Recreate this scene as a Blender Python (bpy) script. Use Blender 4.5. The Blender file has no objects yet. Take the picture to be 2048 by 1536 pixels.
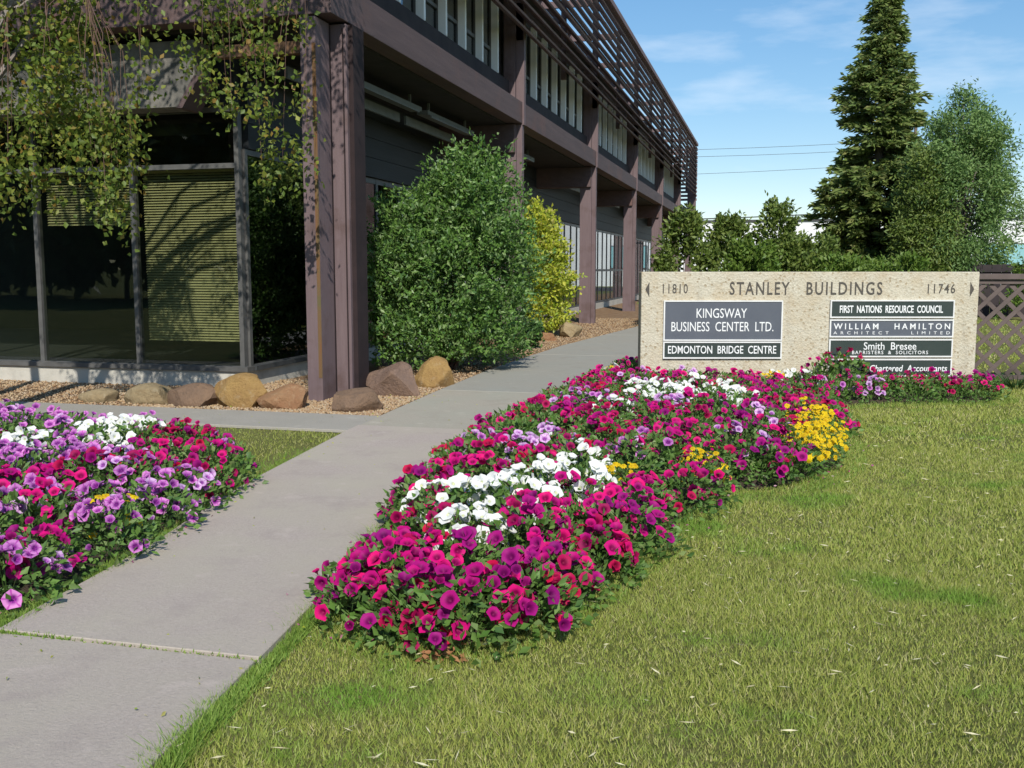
import bpy, bmesh, math, random
import numpy as np
from mathutils import Vector, Matrix, Quaternion

rnd = random.Random(7)
rng = np.random.default_rng(7)
scene = bpy.context.scene
col = scene.collection

# ------------------------------------------------------------------ camera, sky, sun, exposure
YAW, PITCH, EYE = math.radians(14.58), math.radians(6.593), 1.6
cam_d = bpy.data.cameras.new('camera'); cam = bpy.data.objects.new('camera', cam_d); col.objects.link(cam)
cam.location = (0, 0, EYE)
cam.rotation_euler = (math.pi/2 - PITCH, 0, YAW)
cam_d.sensor_width = 36; cam_d.lens = 1990/2048*36
cam_d.clip_start = 0.05; cam_d.clip_end = 3000
scene.camera = cam

SUN_EL = math.radians(39)
SUN_X, SUN_Y = math.sin(math.radians(20)), -math.cos(math.radians(20))      # horizontal direction towards the sun
world = bpy.data.worlds.new('World'); scene.world = world; world.use_nodes = True
wn, wl = world.node_tree.nodes, world.node_tree.links
wn.clear()
sky = wn.new('ShaderNodeTexSky'); sky.sky_type = 'NISHITA'; sky.sun_disc = False
sky.sun_elevation = SUN_EL; sky.sun_rotation = math.atan2(SUN_X, SUN_Y)
sky.air_density = 1.0; sky.dust_density = 0.25; sky.ozone_density = 2.2; sky.altitude = 600
tcw = wn.new('ShaderNodeTexCoord'); mpw = wn.new('ShaderNodeMapping')
mpw.inputs['Scale'].default_value = (2.2, 2.2, 9.0)
cl = wn.new('ShaderNodeTexNoise'); cl.inputs['Scale'].default_value = 2.3; cl.inputs['Detail'].default_value = 6; cl.inputs['Roughness'].default_value = 0.55
cr = wn.new('ShaderNodeValToRGB'); cr.color_ramp.elements[0].position = 0.52; cr.color_ramp.elements[1].position = 0.85
cr.color_ramp.elements[1].color = (0.55, 0.55, 0.55, 1)
mixw = wn.new('ShaderNodeMixRGB'); mixw.inputs['Color2'].default_value = (7.5, 8.0, 8.6, 1)
hsv = wn.new('ShaderNodeHueSaturation'); hsv.inputs['Saturation'].default_value = 1.50; hsv.inputs['Value'].default_value = 1.68
bgw = wn.new('ShaderNodeBackground'); bgw.inputs['Strength'].default_value = 0.130
ow = wn.new('ShaderNodeOutputWorld')
wl.new(tcw.outputs['Generated'], mpw.inputs['Vector']); wl.new(mpw.outputs['Vector'], cl.inputs['Vector'])
wl.new(cl.outputs['Fac'], cr.inputs['Fac']); wl.new(cr.outputs['Color'], mixw.inputs['Fac'])
gmw = wn.new('ShaderNodeGamma'); gmw.inputs['Gamma'].default_value = 0.68
wl.new(sky.outputs['Color'], gmw.inputs['Color']); wl.new(gmw.outputs['Color'], hsv.inputs['Color']); wl.new(hsv.outputs['Color'], mixw.inputs['Color1'])
wl.new(mixw.outputs['Color'], bgw.inputs['Color']); wl.new(bgw.outputs['Background'], ow.inputs['Surface'])

sun_d = bpy.data.lights.new('sun', 'SUN'); sun = bpy.data.objects.new('sun', sun_d); col.objects.link(sun)
sun_d.energy = 4.6; sun_d.angle = math.radians(0.53); sun_d.color = (1.0, 0.955, 0.88)
to_sun = Vector((SUN_X*math.cos(SUN_EL), SUN_Y*math.cos(SUN_EL), math.sin(SUN_EL)))
sun.rotation_euler = to_sun.to_track_quat('Z', 'Y').to_euler(); sun.location = (10, -20, 30)
vs = scene.view_settings
vs.view_transform = 'Standard'; vs.look = 'None'; vs.exposure = 0.12; vs.gamma = 1.0; vs.use_curve_mapping = False
try:
    scene.cycles.max_bounces = 6; scene.cycles.transparent_max_bounces = 12; scene.cycles.diffuse_bounces = 3
except Exception: pass

# ------------------------------------------------------------------ materials
M = {}
def nodemat(name):
    m = bpy.data.materials.new(name); m.use_nodes = True; M[name] = m
    n, l = m.node_tree.nodes, m.node_tree.links
    return m, n, l, n['Principled BSDF']
def mixcol(n, l, a, b, fac):
    mx = n.new('ShaderNodeMixRGB')
    for s, v in (('Color1', a), ('Color2', b)):
        if isinstance(v, tuple): mx.inputs[s].default_value = (*v, 1)
        else: l.new(v, mx.inputs[s])
    if isinstance(fac, float): mx.inputs['Fac'].default_value = fac
    else: l.new(fac, mx.inputs['Fac'])
    return mx.outputs['Color']
def noise(n, l, scale, detail=4, rough=0.6, stretch=None, coord='Object'):
    tc = n.new('ShaderNodeTexCoord'); t = n.new('ShaderNodeTexNoise')
    t.inputs['Scale'].default_value = scale; t.inputs['Detail'].default_value = detail; t.inputs['Roughness'].default_value = rough
    v = tc.outputs[coord]
    if stretch:
        mp = n.new('ShaderNodeMapping'); mp.inputs['Scale'].default_value = stretch; l.new(v, mp.inputs['Vector']); v = mp.outputs['Vector']
    l.new(v, t.inputs['Vector'])
    return t.outputs['Fac']
def ramp(n, l, src, p0, p1):
    r = n.new('ShaderNodeMapRange'); r.inputs['From Min'].default_value = p0; r.inputs['From Max'].default_value = p1
    l.new(src, r.inputs['Value']); return r.outputs['Result']
def bump(n, l, b, src, dist, strength=1.0):
    bp = n.new('ShaderNodeBump'); bp.inputs['Distance'].default_value = dist; bp.inputs['Strength'].default_value = strength
    l.new(src, bp.inputs['Height']); l.new(bp.outputs['Normal'], b.inputs['Normal'])
def surf(name, c1, c2, scale=6, rough=0.8, c3=None, s3=1.2, bmp=0.0, bscale=60, stretch=None, spec=0.3, metal=0.0):
    m, n, l, b = nodemat(name)
    f = ramp(n, l, noise(n, l, scale, 6, 0.65, stretch), 0.3, 0.7)
    c = mixcol(n, l, c1, c2, f)
    if c3: c = mixcol(n, l, c, c3, ramp(n, l, noise(n, l, s3, 5, 0.6), 0.52, 0.72))
    l.new(c, b.inputs['Base Color'])
    b.inputs['Roughness'].default_value = rough; b.inputs['Specular IOR Level'].default_value = spec; b.inputs['Metallic'].default_value = metal
    if bmp: bump(n, l, b, noise(n, l, bscale, 5, 0.7, stretch), bmp)
    return m
surf('brown', (.132,.093,.096), (.165,.119,.121), 3, .72, (.095,.060,.053), 1.6, .004, 25, (6,6,.5))
surf('brown_h', (.085,.058,.057), (.122,.083,.080), 2, .72, (.16,.085,.07), .8, .004, 25, (3,.35,6))
surf('slat_brown', (.135,.094,.098), (.21,.150,.152), 1.5, .75, (.20,.105,.09), .7, .003, 20, (3,.4,3))
surf('rust', (.17,.075,.03), (.12,.09,.045), 5, .85, (.09,.10,.04), 2.2, .003, 30, (4,4,.4))
surf('grooved', (.02,.013,.014), (.035,.022,.022), 4, .9)
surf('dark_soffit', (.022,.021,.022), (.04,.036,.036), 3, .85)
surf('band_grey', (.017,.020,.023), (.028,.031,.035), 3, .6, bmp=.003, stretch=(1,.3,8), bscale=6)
surf('shingle', (.12,.115,.10), (.20,.185,.16), 9, .9, (.08,.08,.075), 2.5, .006, 30)
surf('orange_wood', (.17,.095,.05), (.13,.075,.045), 6, .8, stretch=(.3,3,3))
surf('white_trim', (.62,.62,.60), (.72,.72,.70), 5, .5)
surf('white_paint', (.80,.80,.77), (.86,.86,.83), 5, .5)
surf('alu', (.075,.074,.07), (.115,.113,.108), 5, .45, spec=.5)
surf('alu_dark', (.045,.048,.05), (.07,.073,.075), 5, .45, spec=.5)
surf('fixture', (.20,.21,.21), (.14,.15,.15), 5, .5)
surf('plinth', (.44,.42,.36), (.54,.51,.44), 5, .9, (.33,.31,.27), 2.0, .004, 40)
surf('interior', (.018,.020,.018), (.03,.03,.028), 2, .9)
surf('blind', (.31,.28,.145), (.38,.34,.18), 3, .7)
surf('roof_dark', (.05,.05,.05), (.08,.08,.08), 3, .9)
surf('bark', (.12,.10,.085), (.20,.17,.15), 8, .9, (.07,.06,.05), 3, .01, 20, (3,3,.5))
surf('birch_bark', (.30,.27,.24), (.18,.15,.13), 7, .85, (.06,.05,.05), 5, .005, 20, (2,2,4))
surf('twig', (.10,.06,.045), (.15,.09,.07), 8, .85)
surf('soil', (.045,.032,.022), (.07,.05,.035), 12, .95, bmp=.02, bscale=40)
surf('mulch', (.25,.155,.085), (.19,.115,.06), 25, .95, (.36,.26,.15), 3, .02, 60)
surf('white_wall', (.78,.78,.76), (.70,.70,.69), .6, .7)
surf('far_window', (.20,.42,.45), (.28,.50,.52), .4, .2, spec=.5)
surf('asphalt', (.05,.05,.05), (.07,.068,.065), 3, .9)
surf('fence_wood', (.105,.080,.072), (.145,.112,.10), 4, .85, (.08,.062,.055), 1.5, .003, 20)
surf('fence_dark', (.025,.02,.022), (.045,.035,.036), 2, .85)
surf('wire', (.03,.03,.035), (.05,.05,.05), 2, .6)
surf('pole_wood', (.12,.09,.07), (.18,.14,.11), 6, .9, stretch=(4,4,.3))
surf('letter_dark', (.065,.058,.05), (.10,.09,.075), 30, .8)
surf('letter_white', (.78,.79,.78), (.70,.71,.70), 20, .5)
surf('plate_blue', (.085,.095,.118), (.105,.115,.138), 3, .35, spec=.5)
surf('plate_green', (.028,.042,.038), (.04,.052,.047), 3, .35, spec=.5)
surf('straw', (.50,.45,.27), (.60,.56,.38), 15, .8)
surf('dead_leaf', (.24,.10,.045), (.33,.17,.07), 15, .85)

# concrete paths
def concrete(name, base, tint):
    m, n, l, b = nodemat(name)
    c = mixcol(n, l, base, tuple(x*.74 for x in base), ramp(n, l, noise(n, l, 60, 6, .8), .38, .70))
    c = mixcol(n, l, c, tint, ramp(n, l, noise(n, l, 1.1, 4, .55), .35, .75))
    c = mixcol(n, l, c, tuple(x*.55 for x in base), ramp(n, l, noise(n, l, 16, 6, .75), .66, .80))
    c = mixcol(n, l, c, tuple(x*.80 for x in base), ramp(n, l, noise(n, l, 2.4, 7, .72), .54, .72))
    c = mixcol(n, l, c, tuple(min(1, x*1.12) for x in base), ramp(n, l, noise(n, l, 4.5, 5, .6), .6, .8))
    l.new(c, b.inputs['Base Color']); b.inputs['Roughness'].default_value = .9; b.inputs['Specular IOR Level'].default_value = .25
    bump(n, l, b, noise(n, l, 70, 6, .8), .006)
concrete('concrete_near', (.455,.385,.335), (.43,.385,.30))
concrete('concrete_mid', (.41,.365,.295), (.345,.335,.27))
concrete('concrete_grey', (.35,.33,.28), (.305,.30,.26))
concrete('concrete_walk', (.38,.35,.30), (.315,.295,.25))

# exposed aggregate of the sign wall
m, n, l, b = nodemat('aggregate')
vo = n.new('ShaderNodeTexVoronoi'); vo.inputs['Scale'].default_value = 42; vo.inputs['Randomness'].default_value = 1
tc = n.new('ShaderNodeTexCoord'); l.new(tc.outputs['Object'], vo.inputs['Vector'])
sep = n.new('ShaderNodeSeparateColor'); l.new(vo.outputs['Color'], sep.inputs['Color'])
c = mixcol(n, l, (.455,.415,.32), (.54,.50,.395), sep.outputs['Red'])
c = mixcol(n, l, c, (.33,.27,.18), ramp(n, l, sep.outputs['Green'], .90, .96))
c = mixcol(n, l, c, (.44,.36,.24), ramp(n, l, noise(n, l, 2.2, 5, .65), .45, .75))
c = mixcol(n, l, c, (.37,.31,.22), ramp(n, l, noise(n, l, 22, 4, .7), .60, .74))
c = mixcol(n, l, c, (.35,.32,.25), ramp(n, l, noise(n, l, 1.5, 5, .7, (3,3,.35)), .58, .8))
l.new(c, b.inputs['Base Color']); b.inputs['Roughness'].default_value = .9
bump(n, l, b, vo.outputs['Distance'], .006)

# lawn sheet
m, n, l, b = nodemat('lawn')
c = mixcol(n, l, (.15,.16,.045), (.24,.22,.085), ramp(n, l, noise(n, l, 1.1, 5, .6), .38, .66))
c = mixcol(n, l, c, (.09,.12,.03), ramp(n, l, noise(n, l, 40, 4, .7), .45, .7))
c = mixcol(n, l, c, (.24,.19,.10), ramp(n, l, noise(n, l, 5, 5, .7), .62, .8))
l.new(c, b.inputs['Base Color']); b.inputs['Roughness'].default_value = .95; b.inputs['Specular IOR Level'].default_value = .1
bump(n, l, b, noise(n, l, 90, 4, .8), .02)

def rock_mat(name, c1, c2, c3):
    m, n, l, b = nodemat(name)
    c = mixcol(n, l, c1, c2, ramp(n, l, noise(n, l, 4, 6, .65), .35, .65))
    c = mixcol(n, l, c, c3, ramp(n, l, noise(n, l, 9, 6, .7), .55, .75))
    c = mixcol(n, l, c, tuple(x*.55 for x in c1), ramp(n, l, noise(n, l, 30, 6, .8), .56, .70))
    l.new(c, b.inputs['Base Color']); b.inputs['Roughness'].default_value = .85; b.inputs['Specular IOR Level'].default_value = .25
    bump(n, l, b, noise(n, l, 11, 9, .75), .05)
rock_mat('rock_yellow', (.37,.235,.085), (.29,.17,.065), (.43,.32,.18))
rock_mat('rock_orange', (.33,.195,.10), (.28,.14,.07), (.42,.28,.16))
rock_mat('rock_brown', (.19,.125,.085), (.25,.16,.10), (.13,.09,.065))
rock_mat('rock_purple', (.20,.135,.105), (.27,.175,.12), (.16,.11,.09))
rock_mat('rock_tan', (.36,.28,.16), (.30,.22,.12), (.42,.35,.23))

def leaf_mat(name, cols, trans=.35, rough=.5, patch=None, patch2=None):
    """leaf colour varies leaf by leaf; some light passes through the leaf"""
    m = bpy.data.materials.new(name); m.use_nodes = True; M[name] = m
    n, l = m.node_tree.nodes, m.node_tree.links
    b = n['Principled BSDF']; out = n['Material Output']
    g = n.new('ShaderNodeNewGeometry'); r = n.new('ShaderNodeValToRGB')
    e = r.color_ramp.elements
    while len(e) < len(cols): e.new(.5)
    for i, cc in enumerate(cols): e[i].position = i/(len(cols)-1) if len(cols) > 1 else 0; e[i].color = (*cc, 1)
    l.new(g.outputs['Random Per Island'], r.inputs['Fac'])
    c = r.outputs['Color']
    if patch: c = mixcol(n, l, c, patch[0], ramp(n, l, noise(n, l, patch[1], 3, .6), patch[2], patch[2]+.12))
    if patch2: c = mixcol(n, l, c, patch2[0], ramp(n, l, noise(n, l, patch2[1], 5, .65), patch2[2], patch2[2]+.14))
    l.new(c, b.inputs['Base Color']); b.inputs['Roughness'].default_value = rough; b.inputs['Specular IOR Level'].default_value = .35
    t = n.new('ShaderNodeBsdfTranslucent'); l.new(c, t.inputs['Color'])
    mx = n.new('ShaderNodeMixShader'); mx.inputs['Fac'].default_value = trans
    l.new(b.outputs['BSDF'], mx.inputs[1]); l.new(t.outputs['BSDF'], mx.inputs[2]); l.new(mx.outputs['Shader'], out.inputs['Surface'])
leaf_mat('leaf_shrub', [(.085,.185,.035), (.125,.245,.045), (.18,.30,.07), (.065,.145,.045), (.30,.41,.16)], .32, .42)
leaf_mat('leaf_gold', [(.36,.45,.035), (.48,.54,.05), (.60,.58,.08), (.27,.39,.045), (.50,.44,.14)], .4)
leaf_mat('leaf_birch', [(.09,.145,.022), (.13,.19,.028), (.21,.26,.035), (.07,.115,.022), (.30,.31,.05), (.11,.17,.03), (.14,.20,.03), (.28,.16,.035)], .38)
leaf_mat('needle', [(.14,.215,.055), (.185,.26,.062), (.25,.305,.08), (.11,.175,.06), (.27,.275,.09)], .35, .6)
leaf_mat('leaf_ash', [(.14,.25,.075), (.19,.31,.085), (.25,.36,.12), (.11,.21,.075)], .38, patch=((.19,.25,.055), .6, .55))
leaf_mat('leaf_bush', [(.105,.17,.03), (.15,.22,.04), (.21,.26,.06), (.08,.135,.035)], .33)
leaf_mat('leaf_street', [(.04,.07,.02), (.06,.09,.025), (.08,.11,.03)], .2)
leaf_mat('leaf_bright', [(.09,.17,.025), (.13,.21,.03), (.17,.24,.05)], .3)
leaf_mat('leaf_bed', [(.09,.19,.035), (.13,.25,.045), (.18,.30,.07), (.07,.15,.04), (.25,.33,.11)], .35)
leaf_mat('leaf_lily', [(.03,.07,.02), (.05,.11,.025), (.07,.15,.03)], .25)
leaf_mat('grass', [(.24,.32,.05), (.36,.41,.08), (.45,.44,.12), (.29,.37,.06), (.40,.43,.10), (.58,.52,.27)], .35, .6, patch=((.20,.34,.045), 1.1, .54), patch2=((.44,.38,.18), 2.1, .62))
leaf_mat('grass_lush', [(.15,.27,.04), (.21,.33,.05), (.30,.40,.09)], .3, .6)
leaf_mat('petal_fallen', [(.45,.03,.18), (.40,.10,.25), (.30,.06,.10), (.60,.40,.45)], .2)
leaf_mat('gravel', [(.36,.22,.11), (.42,.31,.18), (.28,.16,.08), (.46,.37,.25), (.22,.125,.07)], 0.0, .9)

def petal_mat(name, edge, throat, vein=None, r0=.012, r1=.024, var=.12):
    m = bpy.data.materials.new(name); m.use_nodes = True; M[name] = m
    n, l = m.node_tree.nodes, m.node_tree.links; b = n['Principled BSDF']; out = n['Material Output']
    tc = n.new('ShaderNodeTexCoord'); sx = n.new('ShaderNodeSeparateXYZ'); l.new(tc.outputs['Object'], sx.inputs['Vector'])
    cx = n.new('ShaderNodeCombineXYZ'); l.new(sx.outputs['X'], cx.inputs['X']); l.new(sx.outputs['Y'], cx.inputs['Y'])
    ln = n.new('ShaderNodeVectorMath'); ln.operation = 'LENGTH'; l.new(cx.outputs['Vector'], ln.inputs[0])
    c = mixcol(n, l, throat, edge, ramp(n, l, ln.outputs['Value'], r0, r1))
    if vein:
        at = n.new('ShaderNodeMath'); at.operation = 'ARCTAN2'; l.new(sx.outputs['Y'], at.inputs[0]); l.new(sx.outputs['X'], at.inputs[1])
        mu = n.new('ShaderNodeMath'); mu.operation = 'MULTIPLY'; mu.inputs[1].default_value = 5; l.new(at.outputs[0], mu.inputs[0])
        cs = n.new('ShaderNodeMath'); cs.operation = 'COSINE'; l.new(mu.outputs[0], cs.inputs[0])
        c = mixcol(n, l, c, vein, ramp(n, l, cs.outputs[0], .72, 1.0))
    oi = n.new('ShaderNodeObjectInfo'); h = n.new('ShaderNodeHueSaturation')
    l.new(c, h.inputs['Color'])
    mr = n.new('ShaderNodeMapRange'); mr.inputs['To Min'].default_value = 1-var*2.2; mr.inputs['To Max'].default_value = 1+var; l.new(oi.outputs['Random'], mr.inputs['Value']); l.new(mr.outputs['Result'], h.inputs['Value'])
    mh = n.new('ShaderNodeMapRange'); mh.inputs['To Min'].default_value = .5-var*.06; mh.inputs['To Max'].default_value = .5+var*.12; l.new(oi.outputs['Random'], mh.inputs['Value']); l.new(mh.outputs['Result'], h.inputs['Hue'])
    c = h.outputs['Color']
    l.new(c, b.inputs['Base Color']); b.inputs['Roughness'].default_value = .6; b.inputs['Specular IOR Level'].default_value = .2
    t = n.new('ShaderNodeBsdfTranslucent'); l.new(c, t.inputs['Color'])
    mx = n.new('ShaderNodeMixShader'); mx.inputs['Fac'].default_value = .35
    l.new(b.outputs['BSDF'], mx.inputs[1]); l.new(t.outputs['BSDF'], mx.inputs[2]); l.new(mx.outputs['Shader'], out.inputs['Surface'])
petal_mat('petal_magenta', (.72,.006,.26), (.28,.003,.11), var=.2)
petal_mat('petal_crimson', (.55,.005,.12), (.24,.002,.06), var=.18)
petal_mat('petal_purple', (.44,.008,.235), (.22,.004,.13), var=.15)
petal_mat('petal_lilac', (.74,.27,.68), (.22,.02,.26), (.50,.07,.46), .012, .026, .14)
petal_mat('petal_pale', (.78,.50,.79), (.26,.05,.34), (.58,.22,.58), .011, .022, .10)
petal_mat('petal_white', (.90,.90,.86), (.70,.74,.45), None, .006, .012, .03)
petal_mat('petal_yellow', (.85,.58,.012), (.72,.38,.01), None, .004, .010, .08)
petal_mat('petal_apricot', (.85,.56,.20), (.80,.38,.05), None, .006, .012, .08)

# window glass: a thin pane, part mirror by Fresnel, part clear
def glass(name, tint, ior=1.9, gl=(.92,.96,1.0)):
    m = bpy.data.materials.new(name); m.use_nodes = True; M[name] = m
    n, l = m.node_tree.nodes, m.node_tree.links; n.remove(n['Principled BSDF']); out = n['Material Output']
    tr = n.new('ShaderNodeBsdfTransparent'); tr.inputs['Color'].default_value = (*tint, 1)
    g = n.new('ShaderNodeBsdfGlossy'); g.inputs['Roughness'].default_value = .015; g.inputs['Color'].default_value = (*gl, 1)
    ge = n.new('ShaderNodeNewGeometry'); dt = n.new('ShaderNodeVectorMath'); dt.operation = 'DOT_PRODUCT'
    l.new(ge.outputs['Normal'], dt.inputs[0]); l.new(ge.outputs['Incoming'], dt.inputs[1])
    def mth(op, a_, b_=0.0):
        q_ = n.new('ShaderNodeMath'); q_.operation = op
        for i_, v_ in enumerate((a_, b_)):
            if isinstance(v_, (int, float)): q_.inputs[i_].default_value = v_
            else: l.new(v_, q_.inputs[i_])
        return q_.outputs[0]
    f0 = ((ior-1)/(ior+1))**2          # Schlick's Fresnel, the same for both faces of the thin pane
    fr_ = mth('ADD', mth('MULTIPLY', mth('POWER', mth('SUBTRACT', 1.0, mth('ABSOLUTE', dt.outputs['Value'])), 5.0), 1-f0), f0)
    nz = noise(n, l, .9, 2, .5); bp = n.new('ShaderNodeBump'); bp.inputs['Distance'].default_value = .0012; l.new(nz, bp.inputs['Height']); l.new(bp.outputs['Normal'], g.inputs['Normal'])
    mx = n.new('ShaderNodeMixShader'); l.new(fr_, mx.inputs['Fac']); l.new(tr.outputs['BSDF'], mx.inputs[1]); l.new(g.outputs['BSDF'], mx.inputs[2])
    l.new(mx.outputs['Shader'], out.inputs['Surface'])
glass('glass_clear', (.84,.87,.82), 1.5)
glass('glass_tint', (.25,.28,.27), 2.2)

# ------------------------------------------------------------------ helpers
def tag(o, label=None, cat=None, group=None, kind=None):
    if label: o['label'] = label
    if cat: o['category'] = cat
    if group: o['group'] = group
    if kind: o['kind'] = kind
    return o
def link(name, mesh, parent=None, mat=None):
    o = bpy.data.objects.new(name, mesh); col.objects.link(o)
    if parent is not None: o.parent = parent
    if mat is not None and mesh is not None and len(mesh.materials) == 0: mesh.materials.append(M[mat])
    return o
def thing(name, label, cat, loc=(0,0,0), rz=0, group=None):
    o = bpy.data.objects.new(name, None); col.objects.link(o); o.location = loc; o.rotation_euler = (0,0,rz)
    o.empty_display_size = .2
    return tag(o, label, cat, group)
class MB:
    def __init__(s): s.v = []; s.f = []
    def add(s, vs, fs):
        k = len(s.v); s.v += [tuple(v) for v in vs]; s.f += [tuple(i+k for i in f) for f in fs]; return s
    def box(s, x0, x1, y0, y1, z0, z1):
        return s.add([(x0,y0,z0),(x1,y0,z0),(x1,y1,z0),(x0,y1,z0),(x0,y0,z1),(x1,y0,z1),(x1,y1,z1),(x0,y1,z1)],
                     [(3,2,1,0),(4,5,6,7),(0,1,5,4),(1,2,6,5),(2,3,7,6),(3,0,4,7)])
    def prism(s, pts, z0, z1):
        n = len(pts)
        return s.add([(x,y,z0) for x,y in pts]+[(x,y,z1) for x,y in pts],
                     [tuple(range(n-1,-1,-1)), tuple(range(n,2*n))]+[(i,(i+1)%n,n+(i+1)%n,n+i) for i in range(n)])
    def tube(s, pts, rad, k=6):
        rings = []
        pts = [Vector(p) for p in pts]
        for i, p in enumerate(pts):
            d = (pts[min(i+1,len(pts)-1)]-pts[max(i-1,0)]).normalized()
            a = d.orthogonal().normalized(); bb = d.cross(a)
            r = rad[i] if isinstance(rad, (list,tuple)) else rad
            rings.append([p+(a*math.cos(t)+bb*math.sin(t))*r for t in [2*math.pi*j/k for j in range(k)]])
        vs = [v for r in rings for v in r]; fs = []
        for i in range(len(pts)-1):
            for j in range(k): fs.append((i*k+j, i*k+(j+1)%k, (i+1)*k+(j+1)%k, (i+1)*k+j))
        fs.append(tuple(range(k-1,-1,-1))); fs.append(tuple((len(pts)-1)*k+j for j in range(k)))
        return s.add(vs, fs)
    def mesh(s, name, mat, smooth=False):
        m = bpy.data.meshes.new(name); m.from_pydata(s.v, [], s.f); m.materials.append(M[mat])
        if smooth: m.polygons.foreach_set('use_smooth', [True]*len(m.polygons))
        m.update(); return m
    def build(s, name, mat, parent=None, smooth=False, bevel=0):
        m = s.mesh(name, mat, smooth)
        if bevel:
            bm = bmesh.new(); bm.from_mesh(m)
            bmesh.ops.bevel(bm, geom=bm.edges[:], offset=bevel, segments=1, affect='EDGES'); bm.to_mesh(m); bm.free()
        return link(name, m, parent)
def np_mesh(name, verts, faces, mat):
    verts = np.ascontiguousarray(verts, dtype=np.float32).reshape(-1,3); faces = np.ascontiguousarray(faces, dtype=np.int32)
    m = bpy.data.meshes.new(name); k = faces.shape[1]
    m.vertices.add(len(verts)); m.vertices.foreach_set('co', verts.ravel())
    m.loops.add(faces.size); m.loops.foreach_set('vertex_index', faces.ravel())
    m.polygons.add(len(faces)); m.polygons.foreach_set('loop_start', np.arange(0, faces.size, k, dtype=np.int32))
    m.update(calc_edges=True); m.materials.append(M[mat]); return m
def unit(a): return a/np.maximum(np.linalg.norm(a, axis=-1, keepdims=True), 1e-9)
def leaves(P, D, L, W, fold=.25, g=None):
    """diamond leaves: base points P, growth directions D, lengths L, widths W"""
    g = g or rng
    P = np.asarray(P, float); N = len(P); D = unit(np.asarray(D, float))
    L = np.broadcast_to(np.asarray(L, float), (N,))[:,None]; W = np.broadcast_to(np.asarray(W, float), (N,))[:,None]
    S = unit(np.cross(D, unit(g.normal(size=(N,3))))); Nn = np.cross(D, S)
    a = P; c = P + D*L; mid = P + D*L*.48
    b = mid + S*W*.5 + Nn*W*fold; d = mid - S*W*.5 + Nn*W*fold
    V = np.stack([a,b,c,d], 1).reshape(-1,3)
    q = np.arange(N)[:,None]*4
    F = np.concatenate([q+np.array([[0,1,2]]), q+np.array([[0,2,3]])], 0)
    return V, F
def join(parts):
    Vs, Fs, k = [], [], 0
    for V, F in parts: Vs.append(V); Fs.append(F+k); k += len(V)
    return np.concatenate(Vs), np.concatenate(Fs)
def inside(P, poly):
    x, y = P[:,0], P[:,1]; r = np.zeros(len(P), bool); n = len(poly)
    for i in range(n):
        x0, y0 = poly[i]; x1, y1 = poly[(i+1)%n]
        if y0 == y1: continue
        c = ((y0 > y) != (y1 > y)) & (x < (x1-x0)*(y-y0)/(y1-y0)+x0); r ^= c
    return r
def edge_dist(P, poly):
    d = np.full(len(P), 1e9); n = len(poly)
    for i in range(n):
        a = np.array(poly[i]); b = np.array(poly[(i+1)%n]); ab = b-a
        t = np.clip(((P[:,:2]-a)@ab)/(ab@ab), 0, 1)[:,None]
        d = np.minimum(d, np.linalg.norm(P[:,:2]-(a+t*ab), axis=1))
    return d

# ------------------------------------------------------------------ the ground, path, walk, beds
PATH_L = [(-3.0,1.2),(-3.12,2.4),(-3.22,3.5),(-3.35,4.7),(-3.62,6.07),(-3.74,6.8),(-3.95,8.87),(-4.05,10.1),(-4.15,12.2),(-4.25,15.6),(-4.15,20),(-3.6,26.5),(-3.0,33)]
PATH_R = [(-1.72,1.2),(-1.84,2.4),(-1.97,3.5),(-2.1,4.6),(-2.28,5.6),(-2.38,6.6),(-2.42,8.87),(-2.44,10.1),(-2.42,12.2),(-2.36,15.6),(-2.3,20),(-1.9,26.5),(-1.3,33)]
PATH = PATH_L + PATH_R[::-1]
WALK = [(-16,8.9),(-3.9,8.9),(-3.98,9.88),(-16,9.88)]
BED_L = [(-4.7,3.2),(-3.42,3.62),(-3.34,4.15),(-3.42,4.7),(-3.7,5.9),(-3.8,6.5),(-4.45,7.3),(-5.1,7.6),(-6.1,7.85),(-9.4,8.1),(-9.4,3.2)]
BED_R = [(-1.97,4.3),(-1.78,3.92),(-1.4,3.82),(-1.12,3.98),(-.96,4.42),(-.82,4.92),(-.64,5.7),(-.26,7.2),(.22,7.55),(.55,8.25),(.66,9.3),(.56,10.4),(.50,11.5),
         (.8,12.15),(1.6,12.55),(2.45,12.78),(2.72,13.1),(2.62,13.6),(-1.55,12.5),(-1.5,13.0),(-1.55,14.6),(-2.1,14.6),(-2.2,12.6),(-2.28,10.5),(-2.34,8.6),(-2.30,6.6),(-2.15,5.5)]
MULCH = [(-16,9.9),(-4.08,9.9),(-4.2,12.2),(-4.3,15.6),(-4.2,20),(-3.65,26.5),(-3.05,33),(-3.05,70),(-6.9,70),(-6.9,12.0),(-16,12.0)]

g = MB(); S = 900
g.add([(-S,-S,0),(S,-S,0),(S,S,0),(-S,S,0)], [(0,1,2,3)])
tag(g.build('ground', 'lawn'), kind='structure')

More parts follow.
